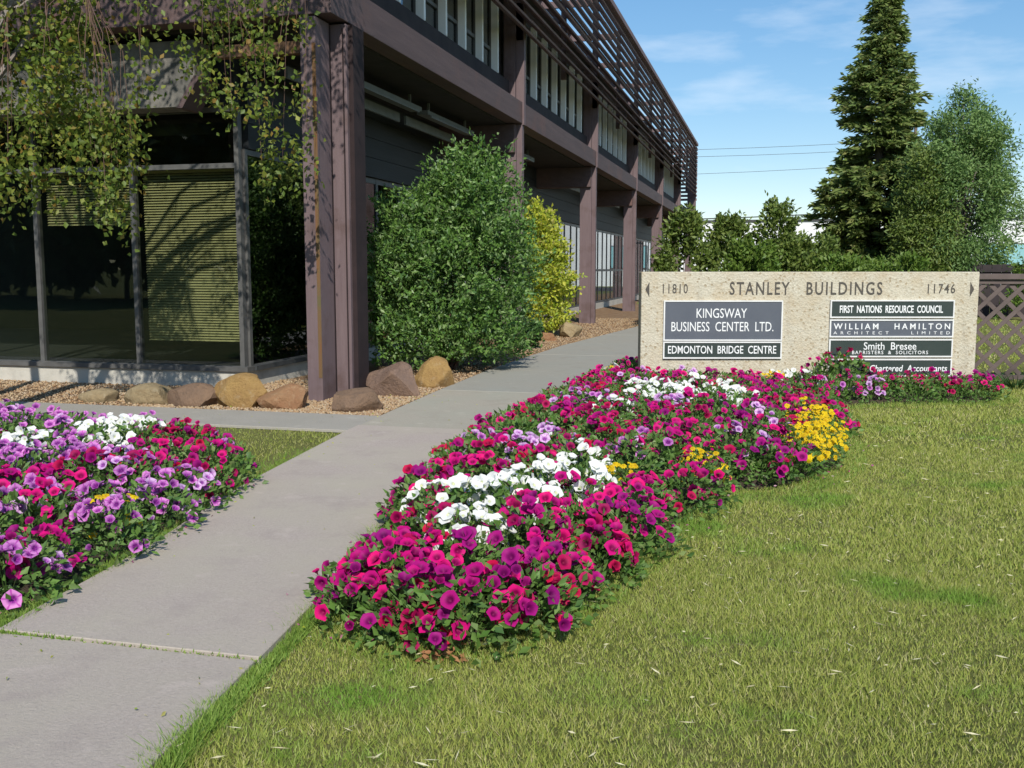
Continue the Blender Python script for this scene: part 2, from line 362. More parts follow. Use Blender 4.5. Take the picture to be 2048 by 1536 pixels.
def at_y(line, y):
    for (x0,y0),(x1,y1) in zip(line, line[1:]):
        if y0 <= y <= y1: return x0+(x1-x0)*(y-y0)/(y1-y0)
path = thing('path', None, None); tag(path, kind='structure')
base = MB(); base.prism([(x+.012,y) for x,y in PATH_L]+[(x-.012,y) for x,y in PATH_R[::-1]], .004, .018); base.build('path_base', 'soil', path)
joints = [1.2, 3.47, 9.18, 12.2, 14.9, 17.8, 20.6, 23.6, 26.5, 33]
for i, (ya, yb) in enumerate(zip(joints, joints[1:])):
    ys = sorted({ya+.009, yb-.009} | {y for _, y in PATH_L if ya < y < yb} | {y for _, y in PATH_R if ya < y < yb})
    lo = [(at_y(PATH_L, y)+rnd.uniform(-.012,.012), y) for y in ys]; hi = [(at_y(PATH_R, y)+rnd.uniform(-.012,.012), y) for y in ys]
    q = MB(); q.prism(lo[::-1]+hi, .006, .038+(.006 if i == 1 else 0)+.002*(i%2))
    q.build('slab', ['concrete_near','concrete_near','concrete_mid','concrete_grey'][min(i,3)] if i else 'concrete_near', path, bevel=.004)
walk = thing('walk', None, None); tag(walk, kind='structure')
wx = [-16,-13,-10,-7.1,-3.9]
for a, b_ in zip(wx, wx[1:]):
    q = MB(); q.prism([(a+.006,8.9),(b_-.006,8.9),(b_-.006-(.12 if b_ == -3.9 else 0),9.88),(a+.006,9.88)], .003, .034); q.build('slab', 'concrete_walk', walk, bevel=.004)

def bed_z(P, poly, h=.13, r=.5):
    d = edge_dist(P, poly); return .012 + h*(1-np.exp(-d/r*1.6))
def soil_bed(name, poly, step=.16):
    xs = [p[0] for p in poly]; ys = [p[1] for p in poly]
    gx = np.arange(min(xs), max(xs)+step, step); gy = np.arange(min(ys), max(ys)+step, step)
    X, Y = np.meshgrid(gx, gy, indexing='ij'); P = np.stack([X.ravel(), Y.ravel()], 1)
    Z = np.where(inside(P, poly), bed_z(P, poly), -.05) + rng.normal(scale=.006, size=len(P))
    idx = np.arange(len(P)).reshape(X.shape)
    F = np.stack([idx[:-1,:-1], idx[1:,:-1], idx[1:,1:], idx[:-1,1:]], -1).reshape(-1,4)
    o = link(name, np_mesh(name, np.column_stack([P, Z]), F, 'soil')); return tag(o, kind='structure')
soil_bed('soil_bed', BED_R); soil_bed('soil_bed', BED_L)

# mulch strip along the building
q = MB(); q.add([(x,y,.012) for x,y in MULCH], [tuple(range(len(MULCH)))]); tag(q.build('mulch_bed', 'mulch'), kind='structure')
N = 30000
P = np.concatenate([np.column_stack([rng.uniform(-7.2,-3.9,9000), rng.uniform(9.88,13,9000)]), np.column_stack([rng.uniform(-5.6,-3.4,15000), 10+22*rng.random(15000)**1.5]), np.column_stack([rng.uniform(-11,-6,5000), rng.uniform(9.9,12,5000)])])
P = P[inside(P, MULCH)]; n_ = len(P)
sz = rng.uniform(.009,.024,n_)
oct_v = np.array([(1,0,0),(0,1,0),(-1,0,0),(0,-1,0),(0,0,.7),(0,0,-.7)], float); oct_f = np.array([(0,1,4),(1,2,4),(2,3,4),(3,0,4),(1,0,5),(2,1,5),(3,2,5),(0,3,5)])
ang = rng.uniform(0,6.28,n_); ca, sa = np.cos(ang), np.sin(ang)
V = oct_v[None]*sz[:,None,None]*rng.uniform(.6,1.4,(n_,6,3))
V = np.stack([V[...,0]*ca[:,None]-V[...,1]*sa[:,None], V[...,0]*sa[:,None]+V[...,1]*ca[:,None], V[...,2]], -1)
V += np.column_stack([P, np.full(n_, .02)])[:,None,:]
F = (np.arange(n_)*6)[:,None,None]+oct_f[None]
tag(link('gravel', np_mesh('gravel', V, F.reshape(-1,3), 'gravel')), 'tan and orange gravel and wood chips along the building foot', 'gravel', kind='stuff')

# ------------------------------------------------------------------ the building
B = thing('office_building', 'dark brown two storey office building with slatted sun screen and columned arcade', 'building', (-6.8, 11.95, 0))
OX, OY = -6.8, 11.95
def part(mb, name, mat, parent=None, **k):
    """parts are written in world metres; the thing's own place is taken off"""
    mb.v = [(x-OX, y-OY, z) for x, y, z in mb.v]
    return mb.build(name, mat, parent or B, **k)
COLS = [11.5, 20.0, 28.8, 37.6, 46.6, 55.6, 65.0]
CX = -5.0                    # outer face of the columns and the beam
ZB, ZT = 4.53, 4.96          # beam
# corner column: three posts with grooves between
c = MB(); c.box(-5.385,-5.19,10.92,11.3,0,4.50); part(c, 'column_post', 'brown', bevel=.006)
c = MB(); c.box(-5.235,-5.1885,10.915,10.919,.3,4.2); part(c, 'rust_streak', 'rust')
c = MB(); c.box(-5.17,-5.00+.06,11.42,11.75,0,4.50); part(c, 'column_core', 'grooved')
c = MB(); c.box(-5.37,-5.275,11.36,11.8,0,4.50); part(c, 'column_post', 'brown', bevel=.005)
c = MB(); c.box(-5.255,CX,11.36,11.74,0,4.50); part(c, 'column_post', 'brown', bevel=.006)
for x in (-5.215, -5.04):
    c = MB(); c.box(x-.007,x+.007,11.345,11.358,.02,4.45); part(c, 'groove_strip', 'grooved')
c = MB(); c.box(-5.40,-5.20,11.302,11.358,0,4.48); part(c, 'column_core', 'grooved')
for y in COLS[1:]:
    c = MB(); c.box(CX-.46,CX-.12,y,y+.26,0,ZB-.01); c.box(CX-.12,CX-.002,y+.05,y+.21,0,ZB-.01); part(c, 'column', 'brown', bevel=.006)
    c = MB(); c.box(CX-.13,CX+.035,y+.06,y+.2,ZB-.02,6.9); part(c, 'column_head', 'brown')
    c = MB(); c.box(-6.74,CX-.13,y-.10,y+.36,3.95,ZB-.02); part(c, 'cross_beam', 'brown_h')      # beam from column back to the wall
    c = MB(); c.box(-5.38,CX-.14,y+.02,y+.24,ZT+.02,7.3); part(c, 'pier', 'brown')
# long beam, bay by bay
edges = [10.95]+[y+.13 for y in COLS[1:]]
for a, b_ in zip(edges, edges[1:]):
    c = MB(); c.box(CX-.30,CX,a+.003,b_-.003,ZB,ZT); part(c, 'beam', 'brown_h', bevel=.006)
    c = MB(); c.box(CX-.55,CX-.27,a+.003,b_-.003,ZT+.004,5.38); part(c, 'spandrel', 'fence_dark')  # near-black colour paints in the shade lying above the beam
# front (left) beam and the recess under it
c = MB(); c.box(-18,CX-.302,10.95,11.25,ZB,ZT); part(c, 'beam', 'brown_h', bevel=.006)
c = MB(); c.box(-18,CX-.302,11.0,11.3,ZT+.004,5.7); part(c, 'fascia', 'brown_h')
c = MB(); c.box(-18,CX-.7,11.25,11.6,5.705,9.4); part(c, 'upper_wall', 'brown_h')
c = MB(); c.add([(-18,11.32,3.62),(-7.28,11.32,3.62),(-7.02,11.32,3.98),(-7.02,11.32,4.42),(-18,11.32,4.42),(-18,11.7,3.62),(-7.28,11.7,3.62),(-7.02,11.7,3.98),(-7.02,11.7,4.42),(-18,11.7,4.42)],
              [(0,1,2,3,4),(9,8,7,6,5),(0,5,6,1),(1,6,7,2),(2,7,8,3),(3,8,9,4),(4,9,5,0)]); part(c, 'shingle_panel', 'shingle')
c = MB(); c.add([(-7.28,11.30,3.60),(-7.20,11.30,3.60),(-6.94,11.30,3.97),(-7.02,11.30,3.99),(-7.28,11.72,3.60),(-7.20,11.72,3.60),(-6.94,11.72,3.97),(-7.02,11.72,3.99)],
              [(0,1,2,3),(7,6,5,4),(0,4,5,1),(1,5,6,2),(2,6,7,3),(3,7,4,0)]); part(c, 'panel_edge', 'brown_h')
c = MB(); c.box(-6.6,-5.42,11.12,11.24,4.14,4.28); part(c, 'timber_rail', 'orange_wood')
# soffit and ground floor band under it
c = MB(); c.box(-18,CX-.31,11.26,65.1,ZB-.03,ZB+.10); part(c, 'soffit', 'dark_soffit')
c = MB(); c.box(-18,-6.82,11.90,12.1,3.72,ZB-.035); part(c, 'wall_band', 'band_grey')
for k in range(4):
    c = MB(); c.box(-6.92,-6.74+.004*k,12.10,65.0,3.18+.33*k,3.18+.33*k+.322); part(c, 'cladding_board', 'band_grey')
# slab on which the second floor stands, second floor wall and roof
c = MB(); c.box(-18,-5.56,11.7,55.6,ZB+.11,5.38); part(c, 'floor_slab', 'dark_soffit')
c = MB(); c.box(-18,-5.44,11.65,55.7,7.02,7.35); part(c, 'upper_wall', 'brown_h')
c = MB(); c.box(-18,-5.2,11.62,55.9,7.36,7.50); part(c, 'roof', 'roof_dark')
c = MB(); c.box(-17.8,-6.9,55.3,55.6,5.4,6.77); part(c, 'end_wall', 'brown_h')
# plinth
c = MB(); c.box(-18,-6.76,11.9,12.2,0,.235); part(c, 'plinth', 'plinth')
c = MB(); c.box(-7.1,-6.76,12.203,65,0,.235); part(c, 'plinth', 'plinth')
# dark rooms
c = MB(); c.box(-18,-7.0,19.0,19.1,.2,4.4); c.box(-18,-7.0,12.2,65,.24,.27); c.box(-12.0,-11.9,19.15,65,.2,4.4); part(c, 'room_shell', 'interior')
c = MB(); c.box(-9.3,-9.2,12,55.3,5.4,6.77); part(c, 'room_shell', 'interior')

def storefront(axis, lo, hi, fixed, z0, z1, mull, fw, depth, mat, glassmat, rails=(), name='window', outward=1):
    """a window: its frame is the part, every pane a sub-part; axis 'x' runs along x at y = fixed, axis 'y' along y at x = fixed"""
    fr = MB()
    def bx(a0, a1, d0, d1, za, zb, mb):
        if axis == 'x': mb.box(a0, a1, fixed+min(d0*outward*-1, d1*outward*-1), fixed+max(d0*outward*-1, d1*outward*-1), za, zb)
        else: mb.box(fixed+min(d0*outward, d1*outward), fixed+max(d0*outward, d1*outward), a0, a1, za, zb)
    ms = sorted(mull)
    for m_ in ms: bx(m_-fw/2, m_+fw/2, -depth/2, depth/2, z0, z1, fr)
    for a, b_ in zip(ms, ms[1:]):
        for (za, zb) in [(z0, z0+fw), (z1-fw, z1)]+[(r-fw/2, r+fw/2) for r in rails]:
            bx(a+fw/2, b_-fw/2, -depth/2+.004, depth/2-.004, za, zb, fr)
    w = part(fr, name, mat)
    lev = [z0+fw]+[v for r in rails for v in (r-fw/2, r+fw/2)]+[z1-fw]
    for a, b_ in zip(ms, ms[1:]):
        for k in range(0, len(lev), 2):
            p = MB(); bx(a+fw/2, b_-fw/2, -.004, .004, lev[k], lev[k+1], p); part(p, 'pane', glassmat, w)
    return w
# front window wall, and its return round the corner
fm = [-6.83, -8.42, -9.98, -11.54, -13.1, -14.66]
w_front = storefront('x', -14.66, -6.83, 11.98, .24, 3.71, fm, .065, .10, 'alu', 'glass_clear', rails=(2.95,))
w_ret = storefront('y', 12.07, 14.35, -6.81, .24, 3.17, [12.07, 14.35], .07, .09, 'alu', 'glass_tint')
c = MB(); c.box(-14.7,-6.72,11.86,12.06,.236,.30); part(c, 'sill', 'alu')
c = MB(); c.box(-6.86,-6.70,12.07,14.4,.236,.30); part(c, 'sill', 'alu_dark')
# slatted blinds behind the front glass
for i, (a, b_) in enumerate([(-8.36,-6.9), (-9.92,-8.48)]):
    bl = MB(); z = 2.88
    low = .62 if i == 0 else 2.2
    while z > low:
        bl.add([(a,12.10,z-.028),(b_,12.10,z-.028),(b_,12.132,z),(a,12.132,z)], [(0,1,2,3)]); z -= .036
    bl.box(a,b_,12.09,12.14,2.89,2.94); part(bl, 'blind', 'blind')
# arcade windows, bay by bay
gy = [14.42]+COLS[1:]
for bi, (a, b_) in enumerate(zip(gy, gy[1:])):
    nn = max(3, round((b_-a)/1.15)); ms = [a+.05+(b_-a-.1)*k/nn for k in range(nn+1)]
    storefront('y', a, b_, -6.82, .24, 3.17, ms, .09, .05, 'alu_dark', 'glass_tint', rails=(1.55,) if bi % 2 else ())
# second floor windows: white fins, glass set back
for bi, (a, b_) in enumerate(zip(COLS[:5], COLS[1:6])):
    a2, b2 = a+.30, b_-.75
    nn = 7; ms = [a2+(b2-a2)*k/nn for k in range(nn+1)]
    w = storefront('y', a2, b2, -5.46, 5.39, 7.0, ms, .06, .08, 'alu', 'glass_tint', rails=(5.85,))
    for m_ in ms:
        c = MB(); c.box(-5.417,-5.285,m_-.04,m_+.04,5.40,6.99); part(c, 'fin', 'white_paint', w)
    c = MB(); c.box(-5.56,-5.44,b2+.04,b_,5.39,7.0); part(c, 'wall_panel', 'grooved')
# slat screens hung on posts outside the second floor
ZS0, ZS1, NS, SX = 6.22, 9.44, 12, -4.78          # screen foot, top, slats, outer face
def sub(name, x0, x1, y0, y1, z0, z1, par, mat='slat_brown'):
    q_ = MB(); q_.box(x0, x1, y0, y1, z0, z1); return part(q_, name, mat, par)
def louvre(y0, y1, z, par, w=.225, t=.036, ang=math.radians(31)):
    ca_, sa_ = math.cos(ang), math.sin(ang); xo = SX-.004+t*sa_*0
    pts = [(xo, z), (xo-w*ca_, z+w*sa_), (xo-w*ca_+t*sa_, z+w*sa_+t*ca_), (xo+t*sa_, z+t*ca_)]
    q_ = MB(); q_.add([(x, y0, zz) for x, zz in pts]+[(x, y1, zz) for x, zz in pts], [(3,2,1,0),(4,5,6,7),(0,1,5,4),(1,2,6,5),(2,3,7,6),(3,0,4,7)]); return part(q_, 'slat', 'slat_brown', par)
for bi, (a, b_) in enumerate(zip([10.95]+COLS[1:-1], COLS[1:])):
    y0, y1 = a, b_; ym = (y0+y1)/2
    sc = sub('screen_post', SX-.36, SX-.21, y0+.06, y0+.20, ZS0-.05, ZS1-.16, None, 'brown')
    sub('screen_post', SX-.33, SX-.21, ym-.05, ym+.05, ZS0-.05, ZS1-.16, sc, 'brown')
    for yy in (y0+.13, ym):
        sub('tie_beam', -5.30, SX-.365, yy-.06, yy+.06, 7.505, 7.66, sc, 'brown')
        sub('tie_beam', -6.6, SX-.365, yy-.05, yy+.05, 9.02, 9.2, sc, 'brown')
        sub('back_post', -6.74, -6.61, yy-.06, yy+.06, 7.505, 9.26, sc, 'brown')
    pitch = (ZS1-.18-ZS0)/NS
    for k in range(NS):
        z = ZS0+pitch*k; hh = .155 if k < 2 else .125
        louvre(y0+.004, y1-.004, z+rnd.uniform(-.006,.006), sc)
    sub('top_rail', SX-.22, SX+.03, y0+.002, y1-.002, ZS1-.15, ZS1, sc)
    sub('back_rail', -6.75, -6.60, y0+.002, y1-.002, 9.265, 9.40, sc)
    sub('mid_rail', SX-.42, SX-.37, y0+.21, y1-.01, 7.9, 8.06, sc)
sc = sub('screen_post', CX-.30, SX-.06, 65.0, 65.15, ZT+.01, ZS1-.16, None, 'brown')
for x in (-8.6,-7.4,-6.2): sub('screen_post', x, x+.14, 65.0, 65.14, 5.08, 9.3, sc, 'brown')
for k in range(NS+2):
    z = ZS0-.3+(ZS1-.18-ZS0)/NS*k*.95
    sub('slat', -9.5, SX-.02, 65.16, 65.20, z, z+.15, sc)
c = MB(); c.box(-18,CX-.31,64.9,65.2,ZB,ZT); part(c, 'beam', 'brown_h')
# strip lights under the soffit
for y0, y1, x in [(12.3,16.4,-5.95),(16.7,19.5,-5.95),(21.2,24.5,-5.9),(29.8,33,-5.9),(38.6,41.5,-5.9)]:
    c = MB(); c.box(x-.10,x+.10,y0,y1,4.26,4.33); c.box(x-.02,x+.02,y0+.3,y0+.34,4.33,4.50); c.box(x-.02,x+.02,y1-.34,y1-.3,4.33,4.50); w = part(c, 'strip_light', 'fixture')
    c = MB(); c.box(x+.14,x+.17,y0,y1-.3,4.20,4.23); part(c, 'conduit', 'fixture', w)
    c = MB(); c.box(x-.34,x-.30,y0,y1,4.10,4.25); part(c, 'trough', 'fixture', w)

# ------------------------------------------------------------------ sign wall
SG = thing('sign_wall', 'long tan aggregate sign wall carrying dark tenant plaques behind the petunias', 'sign', (-1.59, 12.58, 0), YAW)
SL, SH, ST = 4.25, 1.565, .26
q = MB(); q.box(0, SL, 0, ST, -.02, SH); q.build('wall_slab', 'aggregate', SG, bevel=.008)
PX = SL/677.0
def su(px): return (px-1283)*PX
def sz_(py): return SH-(py-542)*PX
def text_mesh(body, w, h, shear=0.0, bold=0.0, spacing=1.0, depth=.004):
    cu = bpy.data.curves.new('t', 'FONT'); cu.body = body; cu.extrude = .02; cu.shear = shear; cu.offset = bold; cu.space_character = spacing; cu.resolution_u = 3
    ob = bpy.data.objects.new('t', cu); col.objects.link(ob); dg = bpy.context.evaluated_depsgraph_get()
    me = bpy.data.meshes.new_from_object(ob.evaluated_get(dg)); bpy.data.objects.remove(ob); bpy.data.curves.remove(cu)
    n_ = len(me.vertices); co = np.empty(n_*3, np.float32); me.vertices.foreach_get('co', co); co = co.reshape(-1,3)
    lo, hi = co.min(0), co.max(0); co = (co-lo)/np.maximum(hi-lo, 1e-6)
    out = np.column_stack([co[:,0]*w, (co[:,2]-1)*depth*1.0, co[:,1]*h])     # x right, z up, front face towards -y
    out[:,1] = -co[:,2]*depth
    me.vertices.foreach_set('co', out.astype(np.float32).ravel()); me.update(); me.materials.clear(); return me
def text(name, body, x0, x1, y0, y1, yface, mat, parent, **k):
    me = text_mesh(body, su(x1)-su(x0), sz_(y0)-sz_(y1), **k); me.materials.append(M[mat])
    o = link(name, me, parent); o.location = (su(x0), yface, sz_(y1)); return o
text('lettering', 'STANLEY', 1460, 1580, 562, 588, -.0005, 'letter_dark', SG, bold=.012, spacing=1.25)
text('lettering', 'BUILDINGS', 1614, 1766, 562, 588, -.0005, 'letter_dark', SG, bold=.012, spacing=1.25)
text('lettering', '11810', 1326, 1376, 566, 585, -.0005, 'letter_dark', SG, bold=.005, spacing=1.2)
text('lettering', '11746', 1857, 1912, 566, 585, -.0005, 'letter_dark', SG, bold=.005, spacing=1.2)
for xa, xb in ((1291,1299), (1950,1942)):
    q = MB(); a, b_ = su(xa), su(xb)
    pts = [(a,sz_(577)),(b_,sz_(562)),(b_,sz_(592))]
    q.add([(x,-.004,z) for x,z in pts]+[(x,.001,z) for x,z in pts], [(0,1,2),(5,4,3),(0,3,4,1),(1,4,5,2),(2,5,3,0)]); q.build('arrow', 'letter_dark', SG)
def plaque(x0, x1, y0, y1, plate, lines):
    a, b_, lo, hi = su(x0), su(x1), sz_(y1), sz_(y0); t = .017
    fr = MB(); fr.box(a,b_,-.032,-.001,hi-t,hi); fr.box(a,b_,-.032,-.001,lo,lo+t); fr.box(a,a+t,-.031,-.001,lo+t,hi-t); fr.box(b_-t,b_,-.031,-.001,lo+t,hi-t)
    p = fr.build('plaque', 'white_trim', SG)
    q = MB(); q.box(a+t,b_-t,-.022,-.0015,lo+t,hi-t); q.build('plate', plate, p)
    for body, xa, xb, ya, yb, k in lines: text('lettering', body, xa, xb, ya, yb, -.022, 'letter_white', p, **k)
plaque(1328,1567,599,680,'plate_blue',[('KINGSWAY',1394,1495,615,634,{}),('BUSINESS  CENTER  LTD.',1344,1549,642,661,{})])
plaque(1328,1567,681.5,716,'plate_green',[('EDMONTON  BRIDGE  CENTRE',1338,1556,690,706,dict(bold=.008))])
plaque(1662,1911,598,634,'plate_green',[('FIRST  NATIONS  RESOURCE  COUNCIL',1681,1888,609,624,dict(bold=.02))])
plaque(1662,1911,637,673,'plate_blue',[('WILLIAM   HAMILTON',1670,1904,645,657,dict(bold=.012,spacing=1.5)),('ARCHITECT    LIMITED',1670,1904,661,667,dict(spacing=2.2))])
plaque(1662,1911,676.5,713,'plate_green',[('Smith  Bresee',1732,1838,683,698,dict(bold=.004)),('BARRISTERS  &  SOLICITORS',1709,1862,700,707,dict(spacing=1.25,bold=.006))])
plaque(1662,1911,716.5,752,'plate_green',[('F',1668,1675,730,740,{}),('Chartered  Accountants',1746,1902,729,742,dict(bold=.01,shear=.15))])

# ------------------------------------------------------------------ rocks
def rock(px_, y, w, d, h, mat, label, seed, rz=0.0):
    r = random.Random(seed); bm = bmesh.new(); bmesh.ops.create_icosphere(bm, subdivisions=4, radius=.5)
    planes = [(Vector((r.gauss(0,1), r.gauss(0,1), r.gauss(0,.8))).normalized(), r.uniform(.31,.45)) for _ in range(16)]
    offs = Vector((r.uniform(0,50), r.uniform(0,50), r.uniform(0,50)))
    from mathutils import noise as nz
    for v in bm.verts:
        p = v.co.copy()
        for nn, dd in planes:
            t = p.dot(nn)
            if t > dd: p -= nn*(t-dd)*.99
        p += p.normalized()*(nz.noise(p*2.4+offs)*.05+nz.noise(p*8+offs)*.014)
        v.co = p
    me = bpy.data.meshes.new('rock'); bm.to_mesh(me); bm.free()
    co = np.empty(len(me.vertices)*3, np.float32); me.vertices.foreach_get('co', co); co = co.reshape(-1,3)
    lo, hi = co.min(0), co.max(0); co = (co-(lo+hi)/2)/(hi-lo)
    co = co*np.array([w*.98,d*1.0,h*1.25]) + np.array([0,0,h*.41]); me.vertices.foreach_set('co', co.astype(np.float32).ravel())
    me.polygons.foreach_set('use_smooth', [True]*len(me.polygons)); me.update()
    try: me.set_sharp_from_angle(angle=math.radians(27))
    except Exception: pass
    o = link('rock', me, None, mat); o.location = (px_, y, -.035); o.rotation_euler = (0,0,rz)
    return tag(o, label, 'rock', 'boulders along the building foot')
rock(-7.15,10.35,.62,.5,.27,'rock_tan','mossy tan boulder left of the dark brown boulder by the plinth',1)
rock(-6.52,10.25,.72,.42,.30,'rock_brown','dark brown flat boulder beside the bright yellow boulder',2,.1)
rock(-5.93,10.35,.68,.45,.43,'rock_yellow','bright yellow ochre boulder in front of the plinth',3,.1)
rock(-5.40,10.32,.62,.45,.32,'rock_orange','orange tan boulder beside the brown corner column',4,-.1)
rock(-4.47,10.30,.58,.42,.30,'rock_brown','brown split boulder at the corner of path and walk',5,.3)
rock(-4.62,11.75,.85,.55,.46,'rock_purple','large purple brown boulder behind the split boulder',6,-.15)
rock(-4.42,12.75,.58,.5,.45,'rock_yellow','yellow ochre boulder under the edge of the green shrub',7,.2)
rock(-4.55,22.9,.60,.5,.40,'rock_tan','round tan boulder beside the third column',8)
rock(-4.95,21.6,.75,.5,.24,'rock_orange','low reddish boulder under the golden shrub',9)
rock(-7.85,10.3,.5,.4,.2,'rock_tan','small tan boulder at the far end of the boulder row',10)

# ------------------------------------------------------------------ shrubs, trees
def crown_obj(parent, parts, mat, name='crown'):
    V, F = join(parts); o = link(name, np_mesh(name, V, F, mat), parent); o['kind'] = 'stuff'; return o
def shrub(label, loc, profile, leafmat, n, L, W, stems=14, g=None, up=.5, cat='shrub', name='shrub', group=None, depth=1.0, clump=45):
    """profile: function t (0 ground .. 1 top), angle -> radius; leaves gathered on shoots"""
    g = g or rng; H = profile['h']
    t = thing(name, label, cat, loc, 0, group)
    st = MB()
    for i in range(stems):
        a = g.uniform(0,6.28); tt = g.uniform(.35,.8); r = profile['r'](tt, a)*g.uniform(.2,.8)
        p0 = Vector((math.cos(a)*.12, math.sin(a)*.12*depth, -.03)); p2 = Vector((math.cos(a)*r, math.sin(a)*r*depth, H*tt)); p1 = (p0+p2)/2+Vector((0,0,.15))
        st.tube([p0,p1,p2], [.028,.018,.008], 5)
    st.build('stem', 'twig', t)
    nc = max(1, n//clump); parts = []
    a = g.uniform(0,2*np.pi,nc); tt = g.uniform(0.0,1.0,nc)**.85
    R = np.array([profile['r'](x, y) for x, y in zip(tt, a)]); f = np.sqrt(g.uniform(.22,1.0,nc))
    Cc = np.column_stack([np.cos(a)*R*f, np.sin(a)*R*f*depth, tt*H*(.97+.06*g.random(nc))])
    out = unit(np.column_stack([np.cos(a), np.sin(a), np.full(nc, up)])+g.normal(scale=.35,size=(nc,3)))
    idx = np.repeat(np.arange(nc), clump); k = len(idx); s = g.uniform(-.5,1.0,k)
    sl = profile.get('shoot', .28)
    P = Cc[idx] + out[idx]*(s*sl)[:,None] + g.normal(scale=profile.get('spread', .05), size=(k,3))
    P[:,2] = np.maximum(P[:,2], .02)
    D = unit(out[idx]*.8+g.normal(scale=.7,size=(k,3)))
    parts.append(leaves(P, D, g.uniform(.65,1.25,k)*L, g.uniform(.7,1.2,k)*W, g=g))
    crown_obj(t, parts, leafmat, 'foliage'); return t
def blob_shrub(label, loc, blobs, leafmat, n, L, W, seed, clump=36, name='shrub', cat='shrub', up=.6, shoot=.26, spread=.05, strays=.10):
    g = np.random.default_rng(seed); t = thing(name, label, cat, loc)
    vol = np.array([b_[3]*b_[4]*b_[5] for b_ in blobs])**.7; nc = n//clump
    pick = g.choice(len(blobs), nc, p=vol/vol.sum()); Bn = np.array([b_[:3] for b_ in blobs])[pick]; Br = np.array([b_[3:] for b_ in blobs])[pick]
    d = unit(g.normal(size=(nc,3))); d[:,2] = np.where(d[:,2] < -.5, -d[:,2], d[:,2]); f = g.uniform(.45,1.0,nc)**.6
    lump = 1+.10*np.sin(d[:,0]*6+pick*2)*np.sin(d[:,2]*7+d[:,1]*5+pick)
    Cc = Bn+d*Br*(f*lump)[:,None]; Cc[:,2] = np.abs(Cc[:,2])
    out = unit(d+np.array([0,0,up])+g.normal(scale=.35,size=(nc,3)))
    st = g.random(nc) < strays; ln = np.where(st, shoot*g.uniform(1.4,2.3,nc), shoot)
    idx = np.repeat(np.arange(nc), clump); k = len(idx); s_ = g.uniform(-.5,1,k)
    P = Cc[idx]+out[idx]*(s_*ln[idx])[:,None]+g.normal(scale=spread,size=(k,3))*np.where(st[idx],.7,1)[:,None]; P[:,2] = np.maximum(P[:,2], .03)
    D = unit(out[idx]*.7+g.normal(scale=.7,size=(k,3)))
    q_ = MB()
    for i in range(16):
        c = Cc[g.integers(nc)]*.85; q_.tube([(c[0]*.12,c[1]*.12,-.03),(c[0]*.5,c[1]*.5,c[2]*.6),tuple(c)], [.03,.018,.007], 5)
    q_.build('stem', 'twig', t)
    crown_obj(t, [leaves(P, D, g.uniform(.6,1.25,k)*L, g.uniform(.7,1.2,k)*W, g=g)], leafmat, 'foliage'); return t
blob_shrub('large dense green shrub between the corner column and the next', (-4.98,15.0,0), [(-.55,-.1,.45,.78,.8,.6),(.55,-.05,.45,.78,.8,.6),(0,-.35,.4,.9,.8,.55),(0,0,1.15,1.32,1.32,1.25),(.42,.1,2.25,.88,.85,1.0),(-.35,-.05,1.75,.95,.95,1.05),(.62,.1,1.5,.75,.8,1.2),(.45,0,2.85,.45,.45,.55),(-.75,-.1,1.0,.62,.7,1.0),(.1,0,2.5,.5,.5,.6)], 'leaf_shrub', 50000, .085, .043, 11)
blob_shrub('tall golden yellow shrub beside the third column', (-5.42,23.2,0), [(0,0,.4,.7,.7,.5),(0,0,1.1,.78,.78,1.15),(-.05,0,2.1,.55,.6,.85),(.25,-.1,1.5,.55,.5,.9),(-.2,0,2.7,.3,.3,.45)], 'leaf_gold', 13000, .11, .06, 12)
g2 = np.random.default_rng(12)
shrub('low dark green shrub at the foot of the second column', (-4.78,19.3,0), dict(h=.5, r=lambda t,a: .48*(1-t*.5), shoot=.1, spread=.04), 'leaf_lily', 1200, .09, .05, g=g2, stems=6)

# bushes behind the sign
def r_cone(w):
    return lambda t, a: w*(1-t)**.55*(1+.15*math.sin(5*a+t*11))+.05
for i, (x, y, w, h, m_, lb) in enumerate([(-2.35,27.6,1.0,2.95,'leaf_bush','upright olive green bush beside the arcade end behind the sign'),
        (-1.15,28.2,1.15,2.85,'leaf_bush','broad olive bush between two taller pointed bushes'),
        (.10,28.3,.85,3.25,'leaf_bush','tallest pointed bush with a narrow green peak behind the sign'),
        (.62,27.6,.7,2.25,'leaf_bush','slim olive bush right of the tallest pointed bush'),
        (-.5,26.6,1.1,2.1,'leaf_bright','bright green rounded bush low behind the sign'),
        (1.7,27.5,1.2,1.72,'leaf_bright','bright green low bush beside the spruce foot'),
        (3.2,28.5,1.5,1.75,'leaf_bright','long bright green bush in front of the spruce'),
        (1.35,29.2,.5,2.3,'leaf_bush','small pointed bush alone against the white warehouse')]):
    gg = np.random.default_rng(30+i)
    shrub(lb, (x,y,0), dict(h=h, r=r_cone(w) if m_ == 'leaf_bush' else (lambda t,a,w=w: w*math.cos(t*1.25)*(1+.12*math.sin(5*a))), shoot=.28, spread=.07), m_, 6000, .15, .075, g=gg, up=1.4, stems=6, cat='bush', name='bush', group='bushes behind the sign wall')

